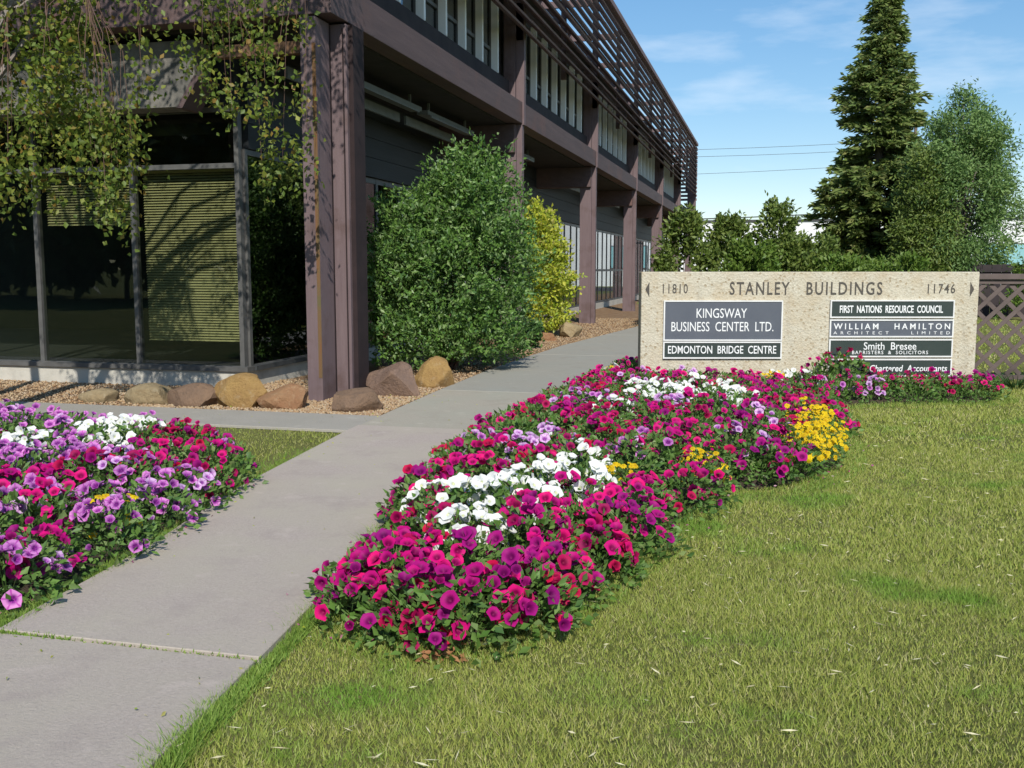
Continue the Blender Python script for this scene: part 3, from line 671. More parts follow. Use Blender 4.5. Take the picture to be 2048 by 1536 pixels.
# spruce
def spruce(label, loc, H, Rb, seed):
    g = np.random.default_rng(seed); t = thing('spruce_tree', label, 'tree', loc)
    q = MB(); q.tube([(0,0,-.1),(0,0,H*.3),(.03,0,H*.7),(0,0,H)], [.24,.19,.1,.02], 8); q.build('trunk', 'bark', t)
    P, D, Ls = [], [], []; br = MB()
    z = .35
    while z < H-.15:
        fr = 1-z/H; r = Rb*(fr**.62)*(.93+.2*math.sin(z*1.7))+.10
        nb = int(7+6*fr)
        for k in range(nb):
            a = g.uniform(0,6.283); rr = r*g.uniform(.68,1.10); dr = -.10-.28*fr
            dirv = np.array([math.cos(a), math.sin(a), 0]); m_ = int(5+rr*8)
            if k % 2 == 0: br.tube([(0,0,z), tuple(dirv*rr*.5+np.array([0,0,z+dr*rr*.5])), tuple(dirv*rr*.9+np.array([0,0,z+dr*rr*.75]))], [.03,.02,.008], 4)
            for s in np.linspace(.25,1,m_):
                c = dirv*rr*s + np.array([0,0,z+dr*rr*s+.22*rr*max(0,s-.7)])
                for w_ in range(6):
                    side = g.choice([-1,1]); lat = np.array([-dirv[1],dirv[0],0])*side
                    P.append(c+g.normal(scale=.05,size=3)); D.append(dirv*g.uniform(.3,1)+lat*g.uniform(.1,1.0)+np.array([0,0,g.uniform(-.55,.3)])); Ls.append(g.uniform(.22,.46)*(.65+.5*fr))
        z += .13+.10*fr
    br.build('branches', 'bark', t)
    P, D, Ls = np.array(P), np.array(D), np.array(Ls)
    crown_obj(t, [leaves(P, D, Ls, Ls*.30, .4, g=g)], 'needle'); return t
spruce('tall dense spruce with a narrow pointed top behind the sign', (3.75,40.6,0), 12.1, 2.6, 21)

def broadleaf(label, loc, H, rx, z0, seed, mat='leaf_ash', n=130, per=85, group=None):
    g = np.random.default_rng(seed); t = thing('broadleaf_tree', label, 'tree', loc, 0, group); big = rx/1.9 if rx > 3 else 1
    q = MB(); q.tube([(0,0,-.1),(.05,0,z0),(0,.05,H*.5),(.1,0,H*.85)], [.16,.13,.08,.02], 8)
    Cc = []
    while len(Cc) < n:
        p = g.uniform(-1,1,3)
        if np.linalg.norm(p) < 1 and np.linalg.norm(p) > .35:
            zz = (p[2]+1)/2; w = rx*(1.12-.38*zz)*(.9+.2*g.random())
            Cc.append((p[0]*w, p[1]*w, z0*.6+(H-z0*.6)*zz))
    Cc = np.array(Cc)
    for c in Cc[::4]:
        q.tube([(0,0,max(z0,c[2]*.55)), (c[0]*.5,c[1]*.5,c[2]*.85), tuple(c)], [.05,.03,.01], 4)
    q.build('trunk', 'bark', t)
    idx = np.repeat(np.arange(n), per); k = len(idx)
    P = Cc[idx]+g.normal(scale=.165*big*1.2,size=(k,3)); D = unit(g.normal(size=(k,3))*.8+np.array([0,0,-.35])+unit(Cc[idx]-np.array([0,0,H*.5]))*.5)
    crown_obj(t, [leaves(P, D, g.uniform(.11,.19,k)*big**1.8, g.uniform(.04,.065,k)*big**2.4, g=g)], mat); return t
broadleaf('bluish green leafy tree growing right of the spruce', (6.15,37.2,0), 7.5, 1.95, .9, 41, 'leaf_ash', 250, 180)
broadleaf('mid green leafy sapling in front of the spruce', (4.85,36.2,0), 5.4, 1.0, .4, 42, 'leaf_bush', 110, 150)

for i, (x, y, h) in enumerate([(-24,-24,11),(-33,-22,12),(-42,-25,11.5),(-51,-20,12),(-61,-24,12),(-15,-32,11)]):
    broadleaf('broad street tree far across the lawn facing the window wall', (x,y,0), h, 5.2, 1.6, 60+i, 'leaf_street', 120, 60, 'street trees across the lawn')
# birch with hanging twigs by the left bed
def birch():
    g = np.random.default_rng(51)
    t = thing('birch_tree', 'birch with hanging yellow green leaves in front of the window wall', 'tree', (-8.05,8.2,0))
    o3 = np.array([-8.05,8.2,0])
    q = MB(); q.tube([(0,0,-.1),(.05,.05,1.6),(.1,0,3.6),(.25,.05,6),(.3,0,8.2)], [.13,.115,.09,.06,.015], 9); q.build('trunk', 'birch_bark', t)
    q = MB(); q.tube([(-.6,.25,-.1),(-.75,.3,2),(-.9,.3,4.5),(-1.1,.3,7.5)], [.10,.085,.06,.015], 8); q.build('trunk', 'birch_bark', t)
    limbs, twigs = MB(), MB(); P, D = [], []
    tips = []
    for k in range(24):
        p2 = np.array([-8.6+4.4*(k+g.random())/24, 7.6+2.0*g.random(), 4.4+2.2*g.random()])-o3
        p0 = np.array([.12,.02,max(2.6,p2[2]-1.3-g.random())]); p1 = p0*.5+p2*.5+np.array([0,0,.45])
        limbs.tube([tuple(p0), tuple(p0*.6+p1*.4), tuple(p1), tuple(p1*.45+p2*.55), tuple(p2)], [.045,.038,.026,.018,.008], 5); tips.append((p0,p1,p2))
    limbs.build('limbs', 'birch_bark', t)
    tp = np.array([x for a_ in tips for x in (a_[1]*.5+a_[2]*.5, a_[2], a_[1])])
    # leaf masses: x range, y range, z range, clumps, leaves in a clump, clump size
    for x0, x1, y0, y1, z0, z1, nc, per, sg in [(-8.3,-6.5,7.9,9.2,3.0,4.5,105,42,.10), (-7.6,-6.85,8.0,8.8,2.2,2.7,20,28,.08), (-6.5,-6.1,8.2,9.0,2.0,3.2,34,28,.08),
            (-7.2,-6.3,8.0,9.0,2.5,3.2,30,28,.08), (-6.3,-5.5,8.4,9.2,3.2,4.1,11,20,.08), (-6.0,-4.85,9.2,10.1,3.1,4.6,46,32,.09), (-5.25,-4.8,9.3,10.0,2.45,3.0,12,26,.07),
            (-8.8,-7.2,7.4,9.6,4.4,7.0,60,44,.14), (-7.2,-5.3,7.4,9.6,4.5,6.6,15,40,.12), (-5.2,-3.9,8.0,9.8,5.5,7.0,34,44,.14), (-8.5,-4.2,7.5,9.5,6.3,7.9,110,46,.15)]:
        for k in range(nc):
            c = np.array([g.uniform(x0,x1), g.uniform(y0,y1), g.uniform(z0,z1)])-o3
            up = tp[np.argmin(np.linalg.norm((tp-c)*np.array([1,1,.35]), axis=1)-np.clip(tp[:,2]-c[2],0,1)*.6)]
            if up[2] > c[2]+.1 and g.random() < .4:
                b1 = c+np.array([(up[0]-c[0])*.25+g.normal(scale=.05), (up[1]-c[1])*.25+g.normal(scale=.05), (up[2]-c[2])*.55])
                b2 = c*.3+up*.7+np.array([0,0,.12])
                twigs.tube([tuple(up), tuple(b2), tuple(b1), tuple(c)], [.005,.004,.003,.0015], 3)
                ax = (c-b1)*.5
            else: ax = np.array([0,0,-.2])
            s_ = g.uniform(-1,.4,per)[:,None]
            P.append(c+ax*s_*.5+g.normal(scale=sg,size=(per,3))*np.array([1,1,1.25])); D.append(g.normal(size=(per,3))*.9+np.array([0,0,-.7]))
    o = twigs.build('twigs', 'twig', t); o['kind'] = 'stuff'
    P, D = np.concatenate(P), np.concatenate(D); k = len(P)
    crown_obj(t, [leaves(P, D, g.uniform(.045,.08,k), g.uniform(.035,.06,k), .2, g=g)], 'leaf_birch')
birch()

# ------------------------------------------------------------------ lattice fence, dark board fence, lilies
FN = thing('lattice_fence', 'brown lattice fence with a flat cap rail beside the sign wall', 'fence', (2.1,14.68,0), math.radians(8))
FLN, FZ0, FZ1 = 5.2, .12, 1.42
q = MB(); q.box(0,FLN,-.07,.07,1.46,1.535); q.build('cap_rail', 'fence_wood', FN, bevel=.005)
q = MB(); q.box(0,FLN,-.03,.03,1.40,1.455); q.build('top_rail', 'fence_wood', FN)
q = MB(); q.box(0,FLN,-.03,.03,.10,.16); q.build('bottom_rail', 'fence_wood', FN)
for x in (0,1.75,3.5,5.2):
    q = MB(); q.box(x-.05,x+.05,.034,.134,0,1.455); q.build('post', 'fence_wood', FN)
def lattice(sign, yo):
    sp = .26; k = -8
    while k*sp < FLN+1.4:
        x0 = k*sp; z0, z1 = .165, 1.395
        a = (x0, z0); b_ = (x0+(z1-z0), z1)
        if sign < 0: a, b_ = (x0, z1), (x0+(z1-z0), z0)
        # clip to fence length
        (ax,az),(bx_,bz) = a, b_
        if bx_ <= 0.05 or ax >= FLN-.05: k += 1; continue
        if ax < 0: f_ = -ax/(bx_-ax); az += (bz-az)*f_; ax = 0
        if bx_ > FLN: f_ = (FLN-ax)/(bx_-ax); bz = az+(bz-az)*f_; bx_ = FLN
        d = Vector((bx_-ax, 0, bz-az)).normalized(); nrm = Vector((-d.z,0,d.x))*.028
        pa, pb = Vector((ax,0,az)), Vector((bx_,0,bz)); vs_ = []
        for yy in (yo, yo+.010):
            for p in (pa-nrm, pb-nrm, pb+nrm, pa+nrm): vs_.append((p.x, yy, p.z))
        q = MB(); q.add(vs_, [(0,1,2,3),(7,6,5,4),(0,4,5,1),(1,5,6,2),(2,6,7,3),(3,7,4,0)]); q.build('slat', 'fence_wood', FN)
        k += 1
lattice(1, -.012); lattice(-1, .002)
for i in range(6):
    g_ = np.random.default_rng(70+i); x = 2.85+.33*i; y = 14.35+.05*i
    t = thing('daylily', 'dark green daylily clump at the foot of the lattice fence', 'plant', (x,y,0), 0, 'daylilies under the lattice fence')
    k = 45; a = g_.uniform(0,6.28,k); P = np.column_stack([np.cos(a)*.05, np.sin(a)*.05, np.zeros(k)]); D = np.column_stack([np.cos(a)*.7, np.sin(a)*.7, np.full(k,.75)])
    V, F = leaves(P, D, g_.uniform(.18,.32,k), .02, .1, g=g_); link('leaf_tuft', np_mesh('leaf_tuft', V, F, 'leaf_lily'), t)
DF = thing('board_fence', 'low dark board fence standing beyond the lattice fence', 'fence', (4.0,36,0), math.radians(6))
for k in range(60):
    q = MB(); q.box(k*.31,k*.31+.295,0,.03,0,1.74+.01*(k%3)); q.build('board', 'fence_dark', DF)
q = MB(); q.box(0,18.6,-.05,-.003,1.5,1.6); q.build('rail', 'fence_dark', DF)
for k, (x, y, w) in enumerate([(7.9,34.5,.9),(9.6,34.8,.8)]):
    shrub(['small round green bush in front of the dark board fence','low green bush further along the dark board fence'][k], (x,y,0), dict(h=1.85, r=lambda t,a,w=w: w*math.cos(t*1.3), shoot=.2, spread=.07), 'leaf_bright', 1500, .14, .07, g=np.random.default_rng(80+k), stems=5, cat='bush', name='bush', group='bushes by the board fence')

# ------------------------------------------------------------------ far warehouse, poles, wires
W = thing('warehouse', 'long white flat roofed warehouse beyond the trees', 'building', (-30,92,0))
q = MB(); q.box(0,110,0,30,0,5.75); q.build('wall', 'white_wall', W)
q = MB(); q.box(-.1,110.1,-.12,30.1,5.76,5.95); q.build('parapet', 'roof_dark', W)
for x in (2,14,27.5,38,47.2,58,70,82,94):
    q = MB(); q.box(x,x+3.4,-.10,-.004,1.6,3.75); w = q.build('window', 'alu_dark', W)
    q = MB(); q.box(x+.1,x+3.3,-.13,-.104,1.7,3.65); q.build('pane', 'far_window', w)
rd = MB(); rd.box(-200,300,72,86,.004,.02); tag(rd.build('road', 'asphalt'), kind='structure')
poles = [(-30,58,11.0),(8.2,66.2,10.4),(52,75,11.0)]
for i, (x, y, h) in enumerate(poles):
    t = thing('utility_pole', ['wooden utility pole hidden behind the office building','wooden utility pole behind the spruce','wooden utility pole right of the trees'][i], 'pole', (x,y,0), .2)
    q = MB(); q.tube([(0,0,-.2),(0,0,h)], [.15,.10], 8); q.build('post', 'pole_wood', t)
    q = MB(); q.box(-1.1,1.1,-.06,.06,8.9,9.02); q.build('crossarm', 'pole_wood', t)
def wire(label, pts, r=.014):
    q = MB(); out = []
    for (a, b_) in zip(pts, pts[1:]):
        for k in range(12):
            s = k/12; p = Vector(a).lerp(Vector(b_), s); p.z -= 4*s*(1-s)*.55; out.append(tuple(p))
    out.append(pts[-1]); q.tube(out, r, 4); tag(q.build('overhead_wire', 'wire'), label, 'wire', 'overhead wires between the utility poles')
wire('topmost thin overhead wire strung between the utility poles', [(-30,58,9.3),(8.2,66.2,9.45),(52,75,9.4)])
wire('second thin overhead wire just under the topmost', [(-30,58.3,9.0),(8.2,66.5,9.0),(52,75.3,9.0)])
wire('third thin overhead wire below the upper pair', [(-30,58.3,7.6),(8.2,66.2,8.1),(52,75.3,7.7)])
wire('thick low overhead cable just above the warehouse roof', [(-30,58,4.9),(8.2,66.1,5.3),(52,75,5.2)], .045)

# ------------------------------------------------------------------ flowers
def petunia_mesh(name, mat, seed, r=.040, form=0):
    """five-lobed trumpet; form 0 open, 1 half open, 2 ruffled and tired, 3 small young bloom"""
    g = random.Random(seed*5+form); K = 10; vs = [(0,0,-.026)]
    r = r*(1.0,.86,.95,.66)[form]; cup = (.008,.022,.010,.016)[form]; ruf = (.003,.003,.008,.002)[form]
    tilt = [g.uniform(-ruf,ruf) for _ in range(K)]
    for ri, (fr, zf) in enumerate([(.20,-.006),(.58,.45),(1.0,1.0)]):
        for k in range(K):
            a = 2*math.pi*k/K+g.uniform(-.05,.05)
            lobe = 1.0 if k % 2 == 0 else (.88 if ri == 2 else .97)
            R_ = r*fr*lobe*(1+(g.uniform(-.08,.08) if ri == 2 else 0)); zz = -.006 if ri == 0 else cup*zf+(tilt[k] if ri == 2 else tilt[k]*.3)+(-.005 if ri == 2 and k % 2 == 0 else 0)
            vs.append((math.cos(a)*R_, math.sin(a)*R_, zz))
    fs = [(0,1+k,1+(k+1)%K) for k in range(K)]
    for ri in range(2):
        o = 1+ri*K; p = o+K
        fs += [(o+k,p+k,p+(k+1)%K,o+(k+1)%K) for k in range(K)]
    m = bpy.data.meshes.new(name); m.from_pydata(vs, [], fs); m.materials.append(M[mat])
    m.polygons.foreach_set('use_smooth', [True]*len(m.polygons)); m.update(); return m
def daisy_mesh(name, mat, seed, r=.024):
    g = random.Random(seed); vs = [(0,0,.006)]; fs = []; K = 8
    for k in range(K):
        a = 2*math.pi*k/K; b_ = 2*math.pi/K*.46
        i = len(vs); vs += [(math.cos(a-b_)*r*.8, math.sin(a-b_)*r*.8, .003), (math.cos(a)*r*1.05, math.sin(a)*r*1.05, g.uniform(-.003,.003)), (math.cos(a+b_)*r*.8, math.sin(a+b_)*r*.8, .003)]
        fs += [(0,i,i+1),(0,i+1,i+2)]
    m = bpy.data.meshes.new(name); m.from_pydata(vs, [], fs); m.materials.append(M[mat]); m.update(); return m
FL = {c: [petunia_mesh('flower', 'petal_'+c, 100+7*i, form=f_) for i, f_ in enumerate((0,0,1,2,2,3))] for c in ('magenta','crimson','purple','lilac','pale','white')}
DA = {c: [daisy_mesh('flower', 'petal_'+c, 200+i) for i in range(2)] for c in ('yellow','apricot')}
def foliage_mesh(seed, rad, h, n, L, W_, mat='leaf_bed'):
    g = np.random.default_rng(seed); a = g.uniform(0,6.283,n); t = g.uniform(0,1,n); R = rad*np.sqrt(1-(t*.92)**2)*np.sqrt(g.uniform(.25,1.05,n))
    P = np.column_stack([np.cos(a)*R, np.sin(a)*R, t*h*.95]); D = np.column_stack([np.cos(a)*.7, np.sin(a)*.7, g.uniform(-.2,1.0,n)])+g.normal(scale=.4,size=(n,3))
    parts = [leaves(P, D, g.uniform(.7,1.25,n)*L, g.uniform(.7,1.2,n)*W_, .2, g=g)]
    # stems
    k = 12; a = g.uniform(0,6.283,k); q = np.column_stack([np.cos(a)*.03, np.sin(a)*.03, np.zeros(k)]); d = np.column_stack([np.cos(a)*rad*.7, np.sin(a)*rad*.7, np.full(k,h*.8)])
    parts.append(leaves(q, d, np.linalg.norm(d,axis=1), .008, .1, g=g))
    V, F = join(parts); return np_mesh('foliage', V, F, mat)
FO = [foliage_mesh(300+i, .27, .23, 300, .050, .028) for i in range(4)]
FO_FINE = [foliage_mesh(320+i, .20, .22, 260, .045, .010) for i in range(2)]
FO_TALL = [foliage_mesh(340+i, .22, .36, 190, .062, .032) for i in range(2)]

WHITE = [(-1.78,5.45,.2),(-1.55,5.3,.2),(-1.2,5.95,.2),(-1.3,6.6,.16),(-1.0,10.8,.24),(-1.66,5.83,.24),(-1.40,5.68,.26),(-1.33,6.22,.24),(-1.57,4.69,.20),(-1.46,4.98,.18),(-1.06,5.44,.14),(-1.07,10.14,.36),(-.69,10.44,.36),(-1.43,9.13,.2),(-1.30,10.72,.26),(-1.23,6.97,.12),
         (-5.25,7.08,.26),(-5.02,6.52,.24),(-5.21,6.36,.24),(-5.30,5.95,.26),(-5.6,5.6,.22),(.38,12.75,.26),(.15,12.7,.18)]
LILAC = [(-1.98,5.46,.16),(-1.60,4.35,.10),(-1.60,7.30,.14),(-1.10,6.05,.12),(-.98,7.24,.16),(-.04,6.56,.15),(-1.3,12.15,.28),(-.95,12.25,.16),(1.15,12.45,.22),(1.5,12.5,.15),(.2,8.6,.14),(-1.9,9.7,.2)]
GREEN = [(-1.75,7.75,.36),(-1.85,5.2,.12),(-.35,11.9,.22),(-2.0,8.3,.22),(1.75,12.6,.1)]
YELLOW = [(.52,9.3,.2),(.50,8.75,.2),(-.90,6.33,.16),(-.77,4.62,.14),(-.34,7.10,.12),(-2.0,13.2,.22),(0.0,12.3,.14),(-3.55,4.75,.15),(-1.0,6.75,.12)]
APRI = [(-4.0,5.25,.16),(1.95,12.75,.16)]
LMAG = [(-5.66,6.36,.22),(-4.36,6.58,.34),(-3.85,6.1,.26),(-3.9,6.4,.2),(-4.31,5.29,.25),(-4.08,5.85,.24),(-4.25,5.0,.14),(-4.7,7.1,.35),(-4.3,7.3,.3)]
def near(p, L, s=1.0): return any((p[0]-a)**2+(p[1]-b)**2 < (r*s)**2 for a, b, r in L)
def poisson(poly, d, g, tries=9000):
    xs = [p[0] for p in poly]; ys = [p[1] for p in poly]; pts = []
    C = np.column_stack([g.uniform(min(xs),max(xs),tries), g.uniform(min(ys),max(ys),tries)]); C = C[inside(C, poly)]; C = C[edge_dist(C, poly) > .03]
    for p in C:
        if all((p[0]-q_[0])**2+(p[1]-q_[1])**2 > d*d for q_ in pts): pts.append(p)
    return np.array(pts)
def place_plant(p, zb, kind, where, g, tall=False, nf=None):
    fine = kind in ('yellow','apricot')
    cname = dict(magenta='magenta', crimson='crimson', purple='deep purple', lilac='lilac veined', pale='pale lilac', white='white', yellow='yellow', apricot='apricot', green='barely flowering')[kind]
    nm = 'marigold_plant' if fine else 'petunia_plant'
    lb = f'{cname} {"marigold" if fine else "petunia"} plant {where}'
    sc = g.uniform(.85,1.15)
    t = thing(nm, lb, 'flower', (p[0],p[1],zb), g.uniform(0,6.28), f'{cname} {"marigolds" if fine else "petunias"} {where}')
    if tall: sc *= 1.22
    t.scale = (sc,sc,sc)
    f = link('foliage', (FO_FINE if fine else FO_TALL if tall else FO)[g.integers(2) if (fine or tall) else g.integers(4)], t)
    rad, h = (.20,.23) if fine else (.23,.37 if tall else .25)
    if nf is None: nf = int(g.integers(40,52)) if fine else (int(g.integers(22,30)) if kind == 'white' else int(g.integers(12,28)))
    if not fine and p[1] < 6.2: nf = int(nf*1.65)
    if kind == 'green': nf = int(g.integers(0,2))
    rzt = t.rotation_euler[2]
    loc_sun = Vector((SUN_X,SUN_Y,0)); loc_sun.rotate(Matrix.Rotation(-rzt,3,'Z'))
    for k in range(nf):
        a = g.uniform(0,6.283); e = math.asin(g.uniform(.12,1.0)**.8)
        nrm = Vector((math.cos(a)*math.cos(e), math.sin(a)*math.cos(e), math.sin(e)))
        pos = Vector((nrm.x*rad, nrm.y*rad, max(.05,nrm.z*h)))*g.uniform(.94,1.2)
        d = (nrm*.75+Vector((0,0,.30))+loc_sun*.5+Vector((g.normal(),g.normal(),g.normal()))*.32).normalized()
        kk = kind
        if kind in ('magenta','crimson','purple'): kk = ['magenta','magenta','crimson','purple'][g.integers(4)] if g.random() < .35 else kind
        if kind in ('lilac','pale'): kk = ['lilac','pale'][g.integers(2)] if g.random() < .3 else kind
        if kind == 'green': kk = 'white'
        me = (DA[kk][g.integers(2)] if fine else FL[kk][g.integers(6)])
        o = bpy.data.objects.new('flower', me); col.objects.link(o); o.parent = t
        o.location = pos; o.rotation_mode = 'QUATERNION'; q_ = d.to_track_quat('Z','Y'); o.rotation_quaternion = q_ @ Quaternion((0,0,1), g.uniform(0,6.28))
        s = g.uniform(.80,1.18)/sc; o.scale = (s,s,s)
gp = np.random.default_rng(91)
pts = poisson(BED_R, .285, gp); zs = bed_z(pts, BED_R)
for p, z in zip(pts, zs):
    sd = np.array([math.cos(YAW), math.sin(YAW)]); u = (p-np.array([-1.59,12.58]))@sd; dd = (p-np.array([-1.59,12.58]))@np.array([-sd[1], sd[0]])
    strip = dd > -.85 and u > -.1
    where = 'before the sign wall' if strip else 'in the bed between path and lawn' if p[1] < 12.5 else 'at the shaded end of the sign wall'
    tall = strip and 2.1 < u < 2.75 and dd > -.6
    if not strip and p[1] < 12.5:
        where = ('beside the white petunias' if near(p, WHITE, 2.0) and not near(p, WHITE) else 'beside the yellow marigolds' if near(p, YELLOW, 2.4) else
                 'along the path edge' if abs(p[0]-at_y(PATH_R, p[1])) < .42 else 'at the rounded front end' if p[1] < 4.6 else
                 'along the lawn edge' if edge_dist(p[None], BED_R)[0] < .30 else 'near the sign wall' if p[1] > 10 else 'in the middle')+' of the bed between path and lawn'
    elif strip: where += ' below the large slate plaque' if u < 1.75 else ' below the stack of small plaques' if u < 3.9 else ' at its lattice fence end'
    if near(p, YELLOW): k = 'yellow'
    elif near(p, APRI): k = 'apricot'
    elif near(p, WHITE, 1.15 if p[1] < 8.5 else 1.4): k = 'white'
    elif near(p, GREEN): k = 'green'
    elif near(p, LILAC): k = ['lilac','pale'][gp.integers(2)]
    elif p[1] > 12.5 and not strip: k = 'white' if gp.random() < .5 else 'green'
    else:
        r = gp.random(); k = 'magenta' if r < .58 else 'crimson' if r < .82 else 'purple' if r < .93 else 'lilac' if r < .965 else 'pale'
    if p[0] > .22 and 7.6 < p[1] < 9.9 and near(p, [(.5,8.0,.33),(.58,8.6,.3),(.6,9.2,.3)]): continue
    if tall: k = ['magenta','crimson'][gp.integers(2)]
    if k in ('lilac','pale') and p[1] < 5.3: k = 'crimson'
    place_plant(p, z, k, where, gp, tall)
for p in [(.26,7.80),(.36,7.98),(.41,8.22),(.30,8.35),(.44,8.5),(.34,8.7),(.46,8.8),(.36,9.05),(.44,9.25),(.34,9.5)]:
    place_plant(np.array(p), .12, 'yellow', 'in the dense yellow mound at the lawn corner of the bed', gp, nf=46)
for i, p in enumerate([(-1.72,4.0),(-1.48,3.9),(-1.24,3.94),(-1.06,4.14),(-1.88,4.28),(-.94,4.5),(-.84,4.95),(-.72,5.4)]):
    place_plant(np.array(p), .02, ['magenta','crimson','magenta','purple'][i%4], 'trailing over the front rim of the bed beside the lawn', gp, nf=15)
pts = poisson(BED_L, .285, gp); pts = pts[(pts[:,0] > -7.9) & (pts[:,0]+pts[:,1]*.78 > -2.45)]; zs = bed_z(pts, BED_L)
for p, z in zip(pts, zs):
    where = ('along the path edge' if edge_dist(p[None], PATH)[0] < .45 else 'beside the white petunias' if near(p, WHITE, 2.0) and not near(p, WHITE) else 'along the grass edge' if edge_dist(p[None], BED_L)[0] < .35 else
             'at the back towards the boulders' if p[1] > 7 else 'in the front half' if p[1] < 5.2 else 'in the middle')+' of the bed by the birch'
    if near(p, YELLOW): k = 'yellow'
    elif near(p, APRI): k = 'apricot'
    elif near(p, WHITE, 1.35): k = 'white'
    elif near(p, LMAG): k = ['magenta','crimson'][gp.integers(2)]
    else:
        r = gp.random(); k = 'lilac' if r < .74 else 'pale' if r < .90 else 'purple' if r < .94 else 'magenta'
    place_plant(p, z, k, where, gp, nf=14 if k in ('yellow','apricot') else None)

# low leaves and trailing shoots that cover the soil of the beds
cov = []
for poly, k in ((BED_R, 42000), (BED_L, 26000)):
    xs = [p[0] for p in poly]; ys = [p[1] for p in poly]
    P = np.column_stack([rng.uniform(min(xs)-.05,max(xs)+.05,k), rng.uniform(min(ys)-.05,max(ys)+.05,k)])
    P = P[inside(P, poly) | (edge_dist(P, poly) < .035)]; ins_ = inside(P, poly)
    z = np.where(ins_, bed_z(P, poly), .03)+np.abs(rng.normal(scale=.035,size=len(P)))
    D = rng.normal(size=(len(P),3))*np.array([1,1,.4])+np.array([0,0,.35])
    cov.append(leaves(np.column_stack([P, z]), D, rng.uniform(.03,.055,len(P)), rng.uniform(.018,.03,len(P)), .2))
V, F = join(cov); tag(link('bed_leaves', np_mesh('bed_leaves', V, F, 'leaf_bed')), 'low green leaves covering the soil of the flower beds', 'leaves', kind='stuff')

# ------------------------------------------------------------------ grass, straw, fallen leaves
def blades(n, xr, yr, h, w, mat, name, label, excl, edge=None, lean=.55, keep=None):
    P = np.column_stack([rng.uniform(*xr, n), rng.uniform(*yr, n)])
    for poly, grow in excl:
        ins = inside(P, poly)
        if grow: ins &= edge_dist(P, poly) > grow
        P = P[~ins]
    if keep is not None: P = P[keep(P)]
    k = len(P); a = rng.uniform(0,6.283,k); hh = h*rng.uniform(.45,1.25,k)*(.85+.30*np.sin(P[:,0]*3.1+1.7*np.sin(P[:,1]*2.3))*np.sin(P[:,1]*3.7+P[:,0])+.35*(rng.random(k) < .04)); lx = rng.normal(scale=lean,size=k)*hh; ly = rng.normal(scale=lean,size=k)*hh
    ww = w*rng.uniform(.6,1.3,k)*.5
    b0 = np.column_stack([P[:,0]-np.cos(a)*ww, P[:,1]-np.sin(a)*ww, np.full(k,-.003)]); b1 = np.column_stack([P[:,0]+np.cos(a)*ww, P[:,1]+np.sin(a)*ww, np.full(k,-.003)])
    tp = np.column_stack([P[:,0]+lx, P[:,1]+ly, hh])
    V = np.stack([b0,b1,tp],1).reshape(-1,3); F = np.arange(3*k).reshape(-1,3)
    return V, F
EX = [(PATH,.02),(WALK,.02),(BED_R,.10),(BED_L,.10),(MULCH,0)]
g_parts = [blades(260000, (-2.6,2.6), (2.2,5.6), .030, .005, None, '', '', EX),
           blades(210000, (-2.6,5.2), (5.6,9.5), .034, .008, None, '', '', EX),
           blades(120000, (-2.6,7.0), (9.5,15.5), .040, .013, None, '', '', EX),
           blades(40000, (-8.0,-3.3), (3.0,8.95), .036, .007, None, '', '', EX),
           blades(40000, (-2,12), (15.5,34), .05, .03, None, '', '', EX)]
V, F = join(g_parts)
tag(link('grass', np_mesh('grass', V, F, 'grass')), 'short dry tinged lawn grass around the flower beds', 'grass', kind='stuff')
kp = lambda P: (edge_dist(P, BED_R) < .22) | (edge_dist(P, PATH) < .10) | (edge_dist(P, BED_L) < .22)
k = 700; Pw = np.column_stack([np.where(rng.random(k) < .6, -3.2+.35*rng.random(k)**2, rng.uniform(-3.2,-1.9,k)), 3.47+rng.normal(scale=.012,size=k), np.full(k,.03)])
Dw = rng.normal(size=(k,3))*.6+np.array([0,0,.7])
V, F = join([leaves(Pw, Dw, rng.uniform(.01,.03,k), .006, .1), blades(260000, (-3.5,-1.55), (1.9,6.5), .062, .007, None, '', '', [(PATH,.03),(BED_R,.1),(BED_L,.1)], keep=lambda P: edge_dist(P, PATH) < .075), blades(190000, (-3.9,3.0), (2.3,14), .055, .007, None, '', '', [(PATH,.045),(BED_R,.12),(BED_L,.12),(WALK,.03),(MULCH,0)], keep=kp)])
tag(link('edge_grass', np_mesh('edge_grass', V, F, 'grass_lush')), 'longer greener grass along path and bed edges', 'grass', kind='stuff')
k = 1500; P = np.column_stack([rng.uniform(-2.2,4.5,k), 2.4+9*rng.random(k)**1.3, np.full(k,.034)]); P = P[~inside(P, BED_R)]; P = P[~inside(P, PATH) | (rng.random(len(P)) < .12)]; k = len(P)
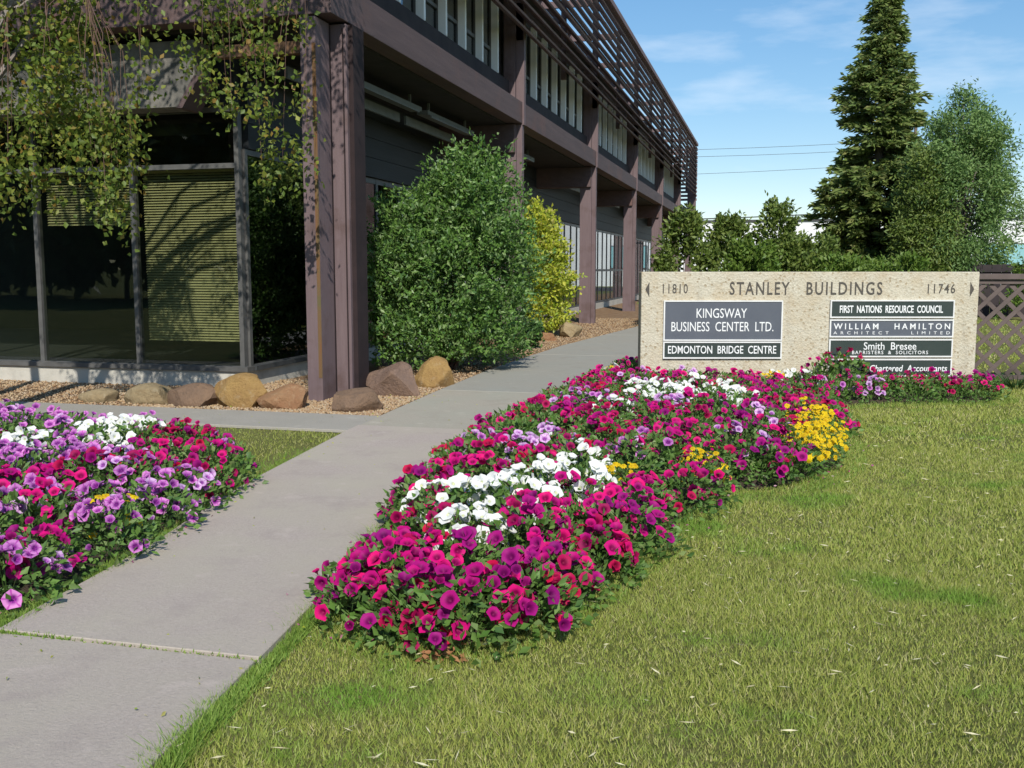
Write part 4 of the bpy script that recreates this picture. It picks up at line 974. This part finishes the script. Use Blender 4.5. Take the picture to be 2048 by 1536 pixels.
a = rng.uniform(0,6.28,k); D = np.column_stack([np.cos(a), np.sin(a), rng.normal(scale=.15,size=k)])
P[:,2] = np.where(inside(P, PATH), .048, P[:,2])
V, F = leaves(P, D, rng.uniform(.015,.07,k), rng.uniform(.003,.008,k), .1)
tag(link('straw', np_mesh('straw', V, F, 'straw')), 'pale dry clippings scattered over the lawn and path', 'clippings', kind='stuff')
k = 1300; P = np.column_stack([rng.uniform(-7.5,-1.8,k), rng.uniform(2.5,12,k), np.full(k,.045)]); P = P[(edge_dist(P, PATH) < .16) | (rng.random(k) < .22)]; k = len(P)
a = rng.uniform(0,6.28,k); D = np.column_stack([np.cos(a), np.sin(a), rng.normal(scale=.2,size=k)])
V, F = leaves(P, D, rng.uniform(.010,.03,k), rng.uniform(.008,.018,k), .25)
tag(link('leaf_litter', np_mesh('leaf_litter', V, F, 'leaf_gold')), 'small fallen yellow leaves along the path edges', 'leaves', kind='stuff')
k = 2600; P = np.column_stack([rng.uniform(-4.2,1.2,k), rng.uniform(3.4,9.5,k), np.full(k,.040)]); d_ = np.minimum(edge_dist(P, BED_R), edge_dist(P, BED_L))
P = P[(~inside(P, BED_R)) & (~inside(P, BED_L)) & (d_ < .30*rng.random(k)**2)]; k = len(P); P[:,2] = np.where(inside(P, PATH), .05, P[:,2]); a = rng.uniform(0,6.28,k)
V, F = leaves(P, np.column_stack([np.cos(a), np.sin(a), rng.normal(scale=.25,size=k)]), rng.uniform(.015,.032,k), rng.uniform(.012,.024,k), .3)
tag(link('fallen_petals', np_mesh('fallen_petals', V, F, 'petal_fallen')), 'faded fallen petals lying round the bed edges', 'petals', kind='stuff')
g_ = np.random.default_rng(5); k = 40; P = g_.normal(scale=(.05,.05,.012), size=(k,3))+np.array([0,0,.04]); V, F = leaves(P, g_.normal(size=(k,3))*np.array([1,1,.3]), g_.uniform(.03,.06,k), g_.uniform(.015,.03,k), .25, g=g_)
o = link('dead_flower_head', np_mesh('dead_flower_head', V, F, 'dead_leaf')); o.location = (-1.27,3.72,0); tag(o, 'crumpled brown dead flower head lying on the lawn', 'debris')
